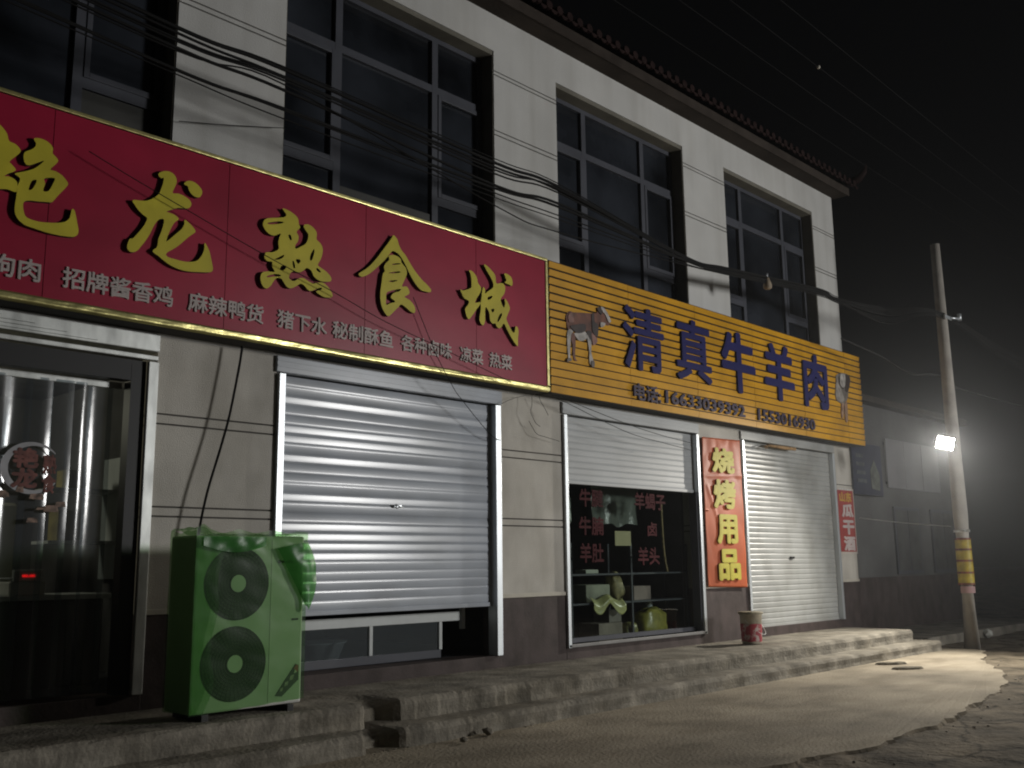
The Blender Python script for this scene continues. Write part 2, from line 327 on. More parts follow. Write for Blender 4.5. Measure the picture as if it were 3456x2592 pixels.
# ------------------------------------------------------------------ outlines (x, z in metres on the facade side)
GLYPHS = {'yan':[[(2.687,4.789),(2.725,4.806),(2.771,4.803),(2.81,4.787),(2.835,4.754),(2.835,4.714),(2.862,4.691),(2.881,4.668),(2.866,4.633),(2.827,4.578),(2.867,4.574),(2.915,4.556),(2.955,4.521),(2.969,4.493),(2.945,4.449),(2.908,4.396),(2.872,4.337),(2.851,4.314),(2.806,4.306),(2.75,4.295),(2.695,4.287),(2.657,4.271),(2.646,4.241),(2.655,4.189),(2.674,4.152),(2.717,4.139),(2.784,4.137),(2.862,4.15),(2.93,4.167),(2.974,4.19),(3.001,4.228),(3.011,4.296),(3.029,4.3),(3.046,4.258),(3.062,4.193),(3.075,4.134),(3.063,4.094),(3.029,4.074),(2.936,4.064),(2.834,4.064),(2.738,4.075),(2.671,4.085),(2.622,4.115),(2.595,4.156),(2.588,4.208),(2.593,4.287),(2.597,4.378),(2.61,4.43),(2.6,4.452),(2.569,4.47),(2.64,4.508),(2.704,4.548),(2.751,4.599),(2.774,4.635),(2.728,4.604),(2.669,4.566),(2.638,4.572),(2.623,4.616),(2.629,4.661),(2.666,4.69),(2.698,4.722),(2.706,4.755)],[(2.697,4.448),(2.73,4.464),(2.726,4.432),(2.705,4.384),(2.681,4.368),(2.679,4.389)],[(2.787,4.492),(2.863,4.516),(2.857,4.475),(2.827,4.402),(2.789,4.388),(2.787,4.412),(2.796,4.451)],[(2.437,4.823),(2.404,4.839),(2.356,4.775),(2.347,4.689),(2.278,4.626),(2.272,4.57),(2.351,4.565),(2.365,4.515),(2.286,4.457),(2.286,4.398),(2.368,4.41),(2.381,4.378),(2.266,4.316),(2.281,4.256),(2.388,4.285),(2.403,4.09),(2.464,4.046),(2.455,4.303),(2.475,4.32),(2.528,4.332),(2.59,4.328),(2.594,4.395),(2.57,4.425),(2.531,4.435),(2.499,4.429),(2.519,4.453),(2.575,4.499),(2.54,4.537),(2.527,4.557),(2.577,4.621),(2.599,4.658),(2.586,4.684),(2.555,4.705),(2.51,4.716),(2.493,4.765),(2.466,4.799)]],'long':[[(3.709,4.78),(3.718,4.806),(3.767,4.835),(3.821,4.839),(3.86,4.816),(3.876,4.773),(3.865,4.725),(3.844,4.659),(3.899,4.667),(3.962,4.656),(4.006,4.634),(4.021,4.6),(4.002,4.565),(3.961,4.549),(3.899,4.538),(3.832,4.501),(3.799,4.479),(3.84,4.475),(3.882,4.465),(3.911,4.439),(3.872,4.397),(3.835,4.314),(3.812,4.236),(3.819,4.224),(3.89,4.301),(3.942,4.36),(3.964,4.406),(3.966,4.448),(4.016,4.425),(4.06,4.388),(4.068,4.36),(4.015,4.31),(3.955,4.242),(3.896,4.182),(3.818,4.118),(3.827,4.087),(3.888,4.081),(3.964,4.077),(4.039,4.087),(4.101,4.114),(4.141,4.17),(4.16,4.228),(4.161,4.283),(4.179,4.273),(4.211,4.219),(4.232,4.149),(4.249,4.084),(4.247,4.05),(4.212,4.03),(4.113,4.012),(4.016,3.998),(3.933,4.001),(3.857,4.018),(3.795,4.047),(3.747,4.076),(3.699,4.098),(3.701,4.122),(3.723,4.14),(3.735,4.172),(3.739,4.225),(3.762,4.297),(3.778,4.367),(3.776,4.406),(3.736,4.393),(3.699,4.341),(3.67,4.268),(3.635,4.194),(3.593,4.126),(3.557,4.076),(3.51,4.057),(3.48,4.075),(3.475,4.112),(3.494,4.168),(3.519,4.177),(3.567,4.244),(3.609,4.312),(3.631,4.377),(3.597,4.398),(3.553,4.429),(3.519,4.466),(3.5,4.504),(3.603,4.524),(3.661,4.556),(3.718,4.611),(3.736,4.656),(3.753,4.715),(3.757,4.77),(3.74,4.762),(3.727,4.765)],[(3.943,4.767),(3.969,4.799),(4.004,4.812),(4.054,4.805),(4.098,4.776),(4.118,4.74),(4.102,4.694),(4.067,4.678),(4.02,4.693),(3.991,4.726),(3.978,4.757)]],'shu':[[(4.936,4.8),(4.971,4.803),(5.028,4.792),(5.079,4.77),(5.112,4.74),(5.121,4.694),(5.136,4.66),(5.098,4.612),(5.121,4.573),(5.116,4.521),(5.088,4.477),(5.096,4.444),(5.146,4.474),(5.202,4.516),(5.226,4.566),(5.229,4.618),(5.198,4.649),(5.176,4.682),(5.197,4.709),(5.248,4.712),(5.3,4.686),(5.327,4.648),(5.325,4.589),(5.37,4.561),(5.398,4.515),(5.396,4.457),(5.375,4.394),(5.347,4.337),(5.392,4.315),(5.452,4.289),(5.502,4.247),(5.5,4.208),(5.44,4.19),(5.373,4.186),(5.306,4.214),(5.275,4.265),(5.224,4.282),(5.181,4.245),(5.139,4.221),(5.082,4.221),(5.047,4.199),(5.031,4.164),(5.035,4.137),(5.085,4.125),(5.141,4.165),(5.191,4.175),(5.242,4.157),(5.301,4.143),(5.33,4.156),(5.396,4.176),(5.448,4.16),(5.494,4.124),(5.526,4.072),(5.504,4.045),(5.436,4.036),(5.377,4.05),(5.335,4.074),(5.397,4.105),(5.389,4.122),(5.338,4.1),(5.288,4.071),(5.244,4.069),(5.2,4.104),(5.157,4.115),(5.108,4.08),(5.052,4.05),(5.01,4.055),(4.974,4.091),(4.945,4.122),(4.904,4.12),(4.87,4.088),(4.838,4.033),(4.792,3.997),(4.751,4.016),(4.729,4.066),(4.731,4.115),(4.76,4.148),(4.827,4.165),(4.874,4.172),(4.845,4.218),(4.844,4.261),(4.796,4.257),(4.762,4.28),(4.764,4.311),(4.78,4.339),(4.847,4.354),(4.908,4.399),(4.903,4.453),(4.911,4.505),(4.924,4.552),(4.862,4.518),(4.807,4.518),(4.758,4.55),(4.733,4.593),(4.748,4.64),(4.788,4.668),(4.87,4.692),(4.953,4.719),(4.98,4.748),(4.954,4.779)],[(4.79,4.625),(4.913,4.668),(4.955,4.666),(4.879,4.632),(4.797,4.612)],[(5.008,4.553),(5.032,4.565),(5.048,4.524),(5.03,4.514)],[(5.254,4.374),(5.263,4.427),(5.298,4.486),(5.303,4.455),(5.283,4.381),(5.265,4.364)],[(5.103,4.342),(5.142,4.347),(5.15,4.327),(5.126,4.303),(5.104,4.32)],[(5.061,4.314),(5.079,4.311),(5.095,4.258),(5.074,4.254)],[(4.884,4.3),(4.965,4.355),(4.959,4.329),(4.911,4.297),(4.863,4.287)],[(4.928,4.211),(4.948,4.246),(4.993,4.256),(4.99,4.227),(4.956,4.201)],[(4.795,4.116),(4.875,4.151),(4.93,4.156),(4.937,4.142),(4.862,4.124),(4.802,4.105)],[(5.329,4.298),(5.348,4.305),(5.382,4.28),(5.371,4.269),(5.345,4.276)]],'shi':[[(6.272,4.855),(6.321,4.824),(6.342,4.776),(6.379,4.719),(6.437,4.673),(6.495,4.606),(6.562,4.535),(6.655,4.461),(6.749,4.407),(6.792,4.368),(6.775,4.342),(6.715,4.337),(6.639,4.345),(6.563,4.403),(6.496,4.481),(6.446,4.556),(6.397,4.618),(6.347,4.663),(6.299,4.681),(6.258,4.679),(6.219,4.634),(6.172,4.575),(6.102,4.503),(6.026,4.429),(5.942,4.361),(5.867,4.327),(5.833,4.351),(5.903,4.404),(5.971,4.462),(6.047,4.548),(6.124,4.649),(6.194,4.742),(6.249,4.82)],[(6.211,4.616),(6.259,4.64),(6.323,4.641),(6.372,4.619),(6.385,4.582),(6.438,4.541),(6.455,4.499),(6.447,4.452),(6.415,4.387),(6.391,4.33),(6.448,4.341),(6.481,4.315),(6.49,4.271),(6.425,4.226),(6.49,4.206),(6.548,4.165),(6.573,4.117),(6.561,4.079),(6.516,4.081),(6.45,4.114),(6.385,4.138),(6.345,4.102),(6.282,4.04),(6.219,3.984),(6.172,4.008),(6.132,4.064),(6.111,4.136),(6.11,4.224),(6.124,4.316),(6.139,4.414),(6.162,4.445),(6.153,4.488),(6.173,4.531),(6.22,4.579)],[(6.2,4.235),(6.367,4.299),(6.359,4.275),(6.295,4.247),(6.256,4.214),(6.248,4.18),(6.304,4.152),(6.233,4.12),(6.186,4.099),(6.185,4.168)],[(6.26,4.543),(6.34,4.568),(6.373,4.567),(6.276,4.536)],[(6.213,4.439),(6.341,4.481),(6.369,4.475),(6.277,4.446)],[(6.214,4.353),(6.294,4.378),(6.334,4.383),(6.262,4.35)]],'cheng':[[(7.349,4.703),(7.391,4.705),(7.447,4.671),(7.475,4.628),(7.484,4.588),(7.522,4.553),(7.536,4.521),(7.511,4.467),(7.454,4.387),(7.445,4.35),(7.52,4.371),(7.51,4.334),(7.453,4.268),(7.388,4.188),(7.341,4.146),(7.309,4.174),(7.291,4.226),(7.291,4.26),(7.333,4.309),(7.343,4.352),(7.278,4.368),(7.242,4.409),(7.215,4.458),(7.256,4.453),(7.325,4.48),(7.381,4.511),(7.386,4.561),(7.381,4.623),(7.368,4.669)],[(7.581,4.819),(7.629,4.815),(7.706,4.774),(7.764,4.722),(7.778,4.639),(7.862,4.659),(7.911,4.644),(7.921,4.595),(7.9,4.534),(7.849,4.474),(7.858,4.419),(7.897,4.376),(7.918,4.43),(7.909,4.482),(7.948,4.464),(7.987,4.406),(7.992,4.371),(7.956,4.301),(7.935,4.247),(7.983,4.17),(8.042,4.108),(8.073,4.127),(8.084,4.186),(8.115,4.184),(8.134,4.137),(8.122,4.049),(8.12,3.963),(8.08,3.978),(8.011,4.046),(7.943,4.128),(7.894,4.19),(7.854,4.141),(7.805,4.119),(7.771,4.142),(7.757,4.167),(7.709,4.159),(7.671,4.195),(7.662,4.27),(7.624,4.32),(7.6,4.323),(7.594,4.231),(7.594,4.175),(7.565,4.114),(7.527,4.129),(7.504,4.173),(7.519,4.245),(7.529,4.303),(7.525,4.358),(7.54,4.43),(7.55,4.502),(7.569,4.555),(7.598,4.526),(7.597,4.483),(7.645,4.521),(7.723,4.578),(7.724,4.635),(7.686,4.692),(7.629,4.751)],[(7.64,4.449),(7.713,4.48),(7.693,4.445),(7.644,4.418)],[(7.691,4.318),(7.74,4.333),(7.735,4.304),(7.71,4.286)],[(7.787,4.201),(7.817,4.269),(7.857,4.305),(7.861,4.277),(7.816,4.206),(7.791,4.191)],[(7.909,4.78),(7.964,4.784),(8.024,4.76),(8.043,4.713),(8.037,4.661),(7.982,4.665),(7.912,4.676),(7.942,4.708)]]}
COW = [('brown',[(9.026,4.494),(9.107,4.554),(9.155,4.549),(9.326,4.573),(9.489,4.595),(9.624,4.625),(9.637,4.668),(9.68,4.707),(9.744,4.715),(9.806,4.692),(9.847,4.651),(9.886,4.582),(9.895,4.542),(9.85,4.494),(9.797,4.499),(9.732,4.461),(9.67,4.477),(9.647,4.42),(9.623,4.355),(9.609,4.266),(9.559,4.298),(9.499,4.355),(9.418,4.356),(9.357,4.339),(9.275,4.3),(9.196,4.293),(9.137,4.317),(9.059,4.31),(9.032,4.384)]),('brown',[(9.117,4.307),(9.184,4.252),(9.19,4.136),(9.177,4.042),(9.184,3.965),(9.222,3.945),(9.163,3.943),(9.136,4.004),(9.131,4.133),(9.109,4.195)]),('white',[(9.039,4.281),(9.089,4.322),(9.147,4.305),(9.106,4.253),(9.091,4.121),(9.079,3.989),(9.083,3.925),(9.007,3.912),(9.045,3.959),(9.032,4.099)]),('white',[(9.166,4.282),(9.235,4.303),(9.357,4.342),(9.411,4.308),(9.404,4.254),(9.332,4.216),(9.262,4.205),(9.213,4.231)]),('dark',[(9.407,4.347),(9.499,4.355),(9.517,4.292),(9.484,4.233),(9.434,4.252)]),('white',[(9.406,4.307),(9.455,4.262),(9.494,4.221),(9.484,4.1),(9.506,4.031),(9.529,3.961),(9.511,3.913),(9.471,3.92),(9.443,3.976),(9.447,4.082),(9.427,4.198)]),('pink',[(9.499,4.335),(9.559,4.318),(9.609,4.266),(9.597,4.23),(9.533,4.187),(9.514,4.224)]),('dark',[(9.509,4.578),(9.561,4.594),(9.567,4.501),(9.628,4.47),(9.636,4.404),(9.616,4.314),(9.58,4.315),(9.52,4.365),(9.514,4.458)]),('pink',[(9.056,4.493),(9.126,4.538),(9.161,4.432),(9.101,4.409),(9.063,4.415)]),('dark',[(9.1,4.369),(9.36,4.433),(9.377,4.349),(9.275,4.303),(9.196,4.297),(9.118,4.333)]),('dark',[(9.616,4.678),(9.691,4.705),(9.73,4.651),(9.697,4.611)]),('white',[(9.696,4.711),(9.744,4.713),(9.805,4.678),(9.856,4.618),(9.896,4.556),(9.852,4.535),(9.822,4.571),(9.782,4.626),(9.726,4.664)]),('white',[(9.682,4.507),(9.776,4.509),(9.737,4.462),(9.684,4.446)]),('hoof',[(9.473,3.967),(9.525,3.987),(9.535,3.936),(9.516,3.903),(9.476,3.911)]),('hoof',[(9.027,3.95),(9.084,3.958),(9.085,3.924),(9.007,3.912)])]
SHEEP = [('grey',[(16.216,4.654),(16.308,4.699),(16.398,4.724),(16.545,4.74),(16.676,4.733),(16.744,4.701),(16.765,4.642),(16.719,4.542),(16.658,4.44),(16.627,4.336),(16.553,4.241),(16.483,4.16),(16.395,4.15),(16.314,4.181),(16.204,4.203),(16.155,4.25),(16.14,4.34),(16.185,4.451),(16.201,4.552)]),('wool',[(16.198,4.532),(16.28,4.516),(16.355,4.445),(16.426,4.346),(16.467,4.245),(16.346,4.205),(16.207,4.223),(16.153,4.329)]),('dark',[(16.587,4.728),(16.675,4.726),(16.743,4.694),(16.719,4.542),(16.643,4.439),(16.565,4.403),(16.516,4.464),(16.574,4.599)]),('dark',[(16.332,4.669),(16.363,4.593),(16.392,4.503),(16.472,4.459),(16.412,4.445),(16.322,4.507),(16.293,4.597)]),('white',[(16.387,4.696),(16.541,4.712),(16.549,4.595),(16.507,4.496),(16.416,4.472),(16.348,4.537)]),('leg',[(16.34,4.164),(16.427,4.174),(16.377,3.944),(16.306,3.95)]),('leg',[(16.454,4.163),(16.551,4.227),(16.544,3.907),(16.454,3.885)])]
BUNDLE = [(5,[(3.583,7.2,5.902),(4.603,7.2,5.933),(7.295,7.2,5.85),(8.313,7.2,5.838),(10.934,7.2,5.558),(11.957,7.2,5.595),(14.689,7.2,5.84),(15.445,7.2,5.809)]),(14,[(3.584,7.2,5.879),(4.603,7.2,5.921),(7.294,7.2,5.805),(8.312,7.2,5.804),(10.933,7.2,5.544),(11.956,7.2,5.583),(14.687,7.2,5.827),(15.444,7.2,5.798)]),(10,[(3.586,7.2,5.844),(4.606,7.2,5.829),(7.294,7.2,5.769),(8.312,7.2,5.787),(10.932,7.2,5.53),(11.955,7.2,5.571),(14.686,7.2,5.813),(15.442,7.2,5.787)]),(8,[(3.588,7.2,5.79),(4.607,7.2,5.807),(7.293,7.2,5.728),(8.311,7.2,5.772),(10.931,7.2,5.516),(11.954,7.2,5.56),(14.684,7.2,5.8),(15.44,7.2,5.776)]),(8,[(3.59,7.2,5.763),(4.608,7.2,5.788),(7.293,7.2,5.692),(8.31,7.2,5.734),(10.93,7.2,5.501),(11.953,7.2,5.548),(14.682,7.2,5.787),(15.439,7.2,5.765)]),(12,[(3.592,7.2,5.717),(4.611,7.2,5.704),(7.291,7.2,5.538),(8.306,7.2,5.601),(10.929,7.2,5.487),(11.952,7.2,5.537),(14.68,7.2,5.774),(15.437,7.2,5.754)]),(12,[(3.601,7.2,5.531),(4.616,7.2,5.536),(7.291,7.2,5.511),(8.305,7.2,5.572),(10.928,7.2,5.473),(11.951,7.2,5.525),(14.678,7.2,5.76),(15.435,7.2,5.743)]),(6,[(3.603,7.2,5.509),(4.617,7.2,5.514),(7.29,7.2,5.476),(8.302,7.2,5.478),(10.926,7.2,5.459),(11.95,7.2,5.514),(14.676,7.2,5.747),(15.434,7.2,5.732)]),(5,[(3.605,7.2,5.468),(4.619,7.2,5.445),(7.289,7.2,5.402),(8.301,7.2,5.421),(10.925,7.2,5.444),(11.949,7.2,5.502),(14.674,7.2,5.734),(15.432,7.2,5.721)]),(6,[(3.593,7.2,5.692),(4.609,7.2,5.741),(7.288,7.2,5.291),(8.296,7.2,5.262),(10.924,7.2,5.43),(11.948,7.2,5.49),(14.672,7.2,5.721),(15.43,7.2,5.71)])]

def curve_mesh(cu, name):
    ob = bpy.data.objects.new(name, cu)
    C.objects.link(ob)
    dg = bpy.context.evaluated_depsgraph_get()
    me = bpy.data.meshes.new_from_object(ob.evaluated_get(dg))
    bpy.data.objects.remove(ob)
    bpy.data.curves.remove(cu)
    return me

def finish_letter(me, face, side):
    me.materials.clear()
    me.materials.append(face); me.materials.append(side if side else face)
    for p in me.polygons:
        p.material_index = 0 if abs(p.normal.y) > 0.6 else 1

def lettering(name, txt, x0, x1, z0, z1, yf, depth, face, parent, side=None, bold=0.0, vertical=False):
    """one written word, its face at y = yf, fitted into the given width and height"""
    cu = bpy.data.curves.new(name, 'FONT')
    cu.body = '\n'.join(txt) if vertical else txt
    cu.size = 1.0; cu.extrude = 0.01; cu.resolution_u = 2
    if vertical: cu.space_line = 1.0
    me = curve_mesh(cu, name)
    if bold:                                     # heavier strokes: the same shape struck again round a small circle
        bm = bmesh.new()
        for k in range(9):
            q = me.copy(); a = 2*math.pi*k/8; rr = 0 if k == 8 else bold
            for v in q.vertices: v.co = (v.co.x+rr*math.cos(a), v.co.y+rr*math.sin(a), v.co.z+(.0016*k if v.co.z > 0 else -.0016*k))
            bm.from_mesh(q); bpy.data.meshes.remove(q)
        bm.to_mesh(me); bm.free()
    xs = [v.co.x for v in me.vertices]; ys = [v.co.y for v in me.vertices]
    ax, bx, ay, by = min(xs), max(xs), min(ys), max(ys)
    for v in me.vertices:
        v.co = (x0+(v.co.x-ax)/(bx-ax)*(x1-x0), yf-max(0, v.co.z-.01)*.25 if v.co.z > 0 else yf+depth+max(0, -v.co.z-.01)*.25, z0+(v.co.y-ay)/(by-ay)*(z1-z0))
    me.update()
    finish_letter(me, face, side)
    return link(name, me, parent)

def closed_smooth(pts, n=3, k=0.5):
    out = []; N = len(pts)
    for i in range(N):
        p0, p1, p2, p3 = (pts[(i+d) % N] for d in (-1, 0, 1, 2))
        for j in range(n):
            t = j/n
            out.append(tuple(p1[c]+k*((p2[c]-p0[c])*t+(2*p0[c]-5*p1[c]+4*p2[c]-p3[c])*t*t+(3*p1[c]-p0[c]-3*p2[c]+p3[c])*t**3) for c in (0, 1)))
    return out

def brush_letter(name, loops, yf, depth, face, side, parent):
    """a brush-written letter cut from board: closed outlines (x, z), inner loops are holes"""
    cu = bpy.data.curves.new(name, 'CURVE')
    cu.dimensions = '2D'; cu.fill_mode = 'BOTH'; cu.extrude = 0.01
    for lp in loops:
        lp = closed_smooth(lp)
        sp = cu.splines.new('POLY'); sp.points.add(len(lp)-1); sp.use_cyclic_u = True
        for q, (x, z) in zip(sp.points, lp): q.co = (x, z, 0, 1)
    me = curve_mesh(cu, name)
    for v in me.vertices:
        v.co = (v.co.x, yf if v.co.z > 0 else yf+depth, v.co.y)
    me.update()
    finish_letter(me, face, side)
    return link(name, me, parent)

# ================================================================== ground
def ragged(pts, step=0.12, amp=0.05, sd=0.0):
    out = []
    for i in range(len(pts)-1):
        a, b = Vector(pts[i]), Vector(pts[i+1]); n = max(1, int((b-a).length/step))
        for k in range(n):
            p = a.lerp(b, k/n)
            o = noise.noise((p.x*2.2+sd, p.y*2.2, 0))*amp*1.4+noise.noise((p.x*9+sd, p.y*9, 3))*amp*.7
            d = (b-a).normalized()
            out.append((p.x-d.y*o, p.y+d.x*o))
    out.append(pts[-1])
    return out

edge = ragged([(-7,3.9),(2,4.05),(5.2,4.05),(6.85,3.92),(8.0,3.70),(9.8,3.80),(11.5,4.02),(13.0,4.28),(14.3,4.85),(15.6,5.45),(16.7,5.85),(17.25,6.02),(17.35,6.75)], .07, .06)
def apron(x, y):
    if not -7 < x < 17.3: return 0
    for i in range(len(edge)-1):
        if edge[i][0] <= x <= edge[i+1][0]:
            return 1 if y > edge[i][1]+.12 else 0
    return 0
def road_pt(u, v):
    x = -8+u*40; y = -3+v*14
    z = 0.016+0.020*noise.noise((x*.7, y*.7, 1.0))+0.022*noise.noise((x*1.9, y*1.9, 4.0))+0.012*noise.noise((x*5, y*5, 9.0))-.030*max(0, .12-abs(noise.noise((x*.9+4, y*1.3, 2.0))))*6*max(0, noise.noise((x*.5, y*.5, 8.0)))
    if apron(x, y): z = min(z, -.02)
    return (x, y, z)
b = MB()
b.grid(road_pt, 560, 230)
tag(b.build('road', M['road']), kind='structure')
b = MB(); s_ = 180
for q in (((-s_,-s_),(s_,-s_),(s_,-3),(-s_,-3)), ((-s_,11),(s_,11),(s_,s_),(-s_,s_)), ((-s_,-3),(-8,-3),(-8,11),(-s_,11)), ((32,-3),(s_,-3),(s_,11),(32,11))):
    b.bm.faces.new([b.bm.verts.new((x, y, -0.012)) for x, y in q])
tag(b.build('ground', M['road']), kind='structure')

b = MB()
top = [b.bm.verts.new((x, y, 0.036+0.004*noise.noise((x*3,y*3,0)))) for x, y in edge]+[b.bm.verts.new((17.2,7.4,.045)), b.bm.verts.new((-7,7.4,.045))]
bot = [b.bm.verts.new((x+0.03*noise.noise((x*8,y*8,5)), y-0.05-0.05*noise.noise((x*5,y*5,8)), -0.03)) for x, y in edge]
b.bm.faces.new(top)
for i in range(len(edge)-1):
    b.bm.faces.new((bot[i], bot[i+1], top[i+1], top[i])).material_index = 1
tag(b.build('forecourt', [M['concrete'], M['road']]), kind='structure')

# two rough concrete steps before the shops, chipped and broken through beside the outdoor unit
def chan(x):
    return math.exp(-((x-5.52)/0.15)**4)
def chip(x, sd):
    c = noise.cell(Vector((x*3.4+sd, sd, 0)))
    c2 = noise.cell(Vector((x*8.1+sd, sd+4, 0)))
    a = 0.010 if 4.6 < x < 7.4 else 0.003
    return a*(c+.5*c2-.55)+0.014*noise.noise((x*3+sd, sd, 0))+.002*noise.noise((x*19+sd, sd, 2))
b = MB()
def step_run(x0, x1, ye, ztop, zbot, yback, sd, dx=0.045):
    n = int((x1-x0)/dx)
    cols = []
    for i in range(n+1):
        x = x0+(x1-x0)*i/n
        k = chan(x+(0.22 if ztop < .3 else -.02)); e = ye+chip(x, sd)+0.20*k
        zt = ztop-0.07*k-max(0, chip(x, sd+9))*.5
        nz = lambda q: 0.011*noise.noise((x*5, q*7.3+sd, 1.0))+.004*noise.noise((x*17, q*19.7, sd))
        prof = [(e-0.012+nz(1), zbot), (e+nz(2), zbot+(zt-zbot)*.35), (e-0.004+nz(3), zbot+(zt-zbot)*.72), (e+0.012+nz(4), zt-0.016+nz(5)), (e+0.04, zt+nz(6)*.4), (e+.16, ztop-.03*k+nz(7)*.4), (e+.45, ztop+nz(8)*.3), (yback, ztop)]
        cols.append([b.bm.verts.new((x, p[0], p[1])) for p in prof])
    for i in range(n):
        for j in range(7):
            b.bm.faces.new((cols[i][j], cols[i+1][j], cols[i+1][j+1], cols[i][j+1]))
    foot = b.bm.verts.new((x1, yback, zbot))
    b.bm.faces.new(cols[-1]+[foot])
step_run(-7, 16.5, 6.86, .37, .17, 8.02, 3.1)
step_run(-7, 16.82, 6.53, .19, .02, 8.0, 11.7)
tag(b.build('pavement_steps', M['step']), kind='structure')
b = MB()
b.box(17.2, 24, 7.0, 8.6, -0.02, .17, .02)
tag(b.build('side_pavement', M['step']), kind='structure')

b = MB()
for i in range(170):
    t = .5*random.random() if i % 3 else .8
    if t < .45:
        p = random.choice(edge[40:]); c = (p[0]+random.uniform(-.15,.25), p[1]-random.uniform(0,.35), .012); rd = random.uniform(.006,.020)
    elif t < .75:
        x = random.uniform(4.8, 7.0); c = (x, 6.50-abs(random.gauss(0,.06)), .052); rd = random.uniform(.006,.016)
    else:
        c = (random.uniform(6,17), random.uniform(2.4,4.2), .008); rd = random.uniform(.005,.014)
    b.rock(c, rd)
tag(b.build('gravel', M['step']), kind='stuff')

# ================================================================== the shop building
B = thing('shop_building', 'white two-storey shop building with beige brown-footed ground floor and tiled eaves', 'building', (8, 10, 0.37))
XL, XR = -3.0, 17.15
WIN = [(1.02, 3.98), (5.13, 8.10), (9.26, 12.18), (13.34, 16.31)]
ZS, ZT = 4.6, 7.75
GU = [(7.487, 7.437), (6.709, 6.652)]
b = MB()
b.box(XL, XR, 8, 8.28, ZT, 8.24)                 # band over the windows
b.box(XL, XR, 8, 8.28, 3.47, ZS)                 # band behind the signs
def pier(b, x0, x1, z0, z1, cuts, y0=8.0, y1=8.28):
    zz = z0
    for c in sorted(cuts):
        b.box(x0, x1, y0, y1, zz, c-.008); zz = c+.008
    b.box(x0, x1, y0, y1, zz, z1)
    for c in cuts: b.box(x0+.001, x1-.001, y0+.014, y1-.01, c-.0085, c+.0085, m=1)
cuts = [z for g in GU for z in g]
xs = [XL]+[x for w in WIN for x in w]+[XR]
for i in range(0, len(xs), 2):
    pier(b, xs[i], xs[i+1], ZS, ZT, cuts)
b.box(XR-.28, XR, 8.28, 15, .37, 8.24)           # right end wall
b.box(XL, XR-.28, 14.72, 15, .37, 8.24)          # rear wall
b.build('upper_wall', [M['white_wall'], M['groove']], B)
# lower piers
LOW = [(XL, .9), (3.95, 5.14), (8.125, 9.235), (12.21, 13.40), (16.46, XR)]
for x0, x1 in LOW:
    b = MB(); pier(b, x0, x1, 1.165, 3.47, (2.80, 2.715, 2.01, 1.93))
    pr = b.build('pier', [M['beige_wall'], M['groove']], B)
    b = MB(); b.box(x0-.001, x1+.001, 7.982, 8.28, 1.12, 1.165, .006); b.build('moulding', M['moulding'], pr)
    b = MB(); b.box(x0, x1, 7.993, 8.28, .36, 1.12); b.build('plinth', M['plinth'], pr)
for i in range(4):
    b = MB(); b.box(LOW[i][1], LOW[i+1][0], 7.99, 8.30, .36, .505, .006); b.build('door_sill', M['plinth'], B)
# eaves: soffit slab, fascia, tiles
b = MB()
b.box(XL, 17.27, 7.73, 8.35, 8.24, 8.37, .01)
ev = b.build('eave', M['soffit'], B)
b = MB()
b.box(XL, 17.30, 7.705, 7.728, 8.235, 8.385, .004)
b.build('fascia', M['fascia'], ev)
pt = .20
def roof_pt(u, v):
    x = XL+u*(17.45-XL); d = v*4.2
    a = (x/pt) % 1.0
    h = .045*abs(math.sin(math.pi*a))
    row = (d/.28) % 1.0
    return (x, 7.60+d, 8.43+d*.42+h-.02*row+.02)
b = MB()
b.grid(roof_pt, 620, 30)
n_t = int((17.45-XL)/pt)
for i in range(n_t):                            # round tile ends and drip tiles at the eave edge
    x = XL+(i+.5)*pt
    b.disc((x, 8.455), .058, 7.585, .05, 12)
    b.prism([(x+.5*pt-.07, 8.42), (x+.5*pt+.07, 8.42), (x+.5*pt+.045, 8.385), (x+.5*pt, 8.365), (x+.5*pt-.045, 8.385)], 7.592, 7.61)
rf = b.build('roof', M['tile'], B)
b = MB()
b.tube([(17.42, 7.95, 8.62), (17.42, 7.70, 8.55), (17.42, 7.55, 8.57), (17.43, 7.44, 8.68), (17.44, 7.40, 8.82)], [.085,.085,.075,.05,.015], 10)
b.tube([(17.42, 7.95, 8.62), (17.42, 11.8, 10.24)], .085, 10)
b.build('ridge_end', M['tile'], rf)
b = MB()
b.box(XL, 17.2, 8.36, 14.9, 8.245, 8.36)
b.build('attic_floor', M['dark_room'], B)

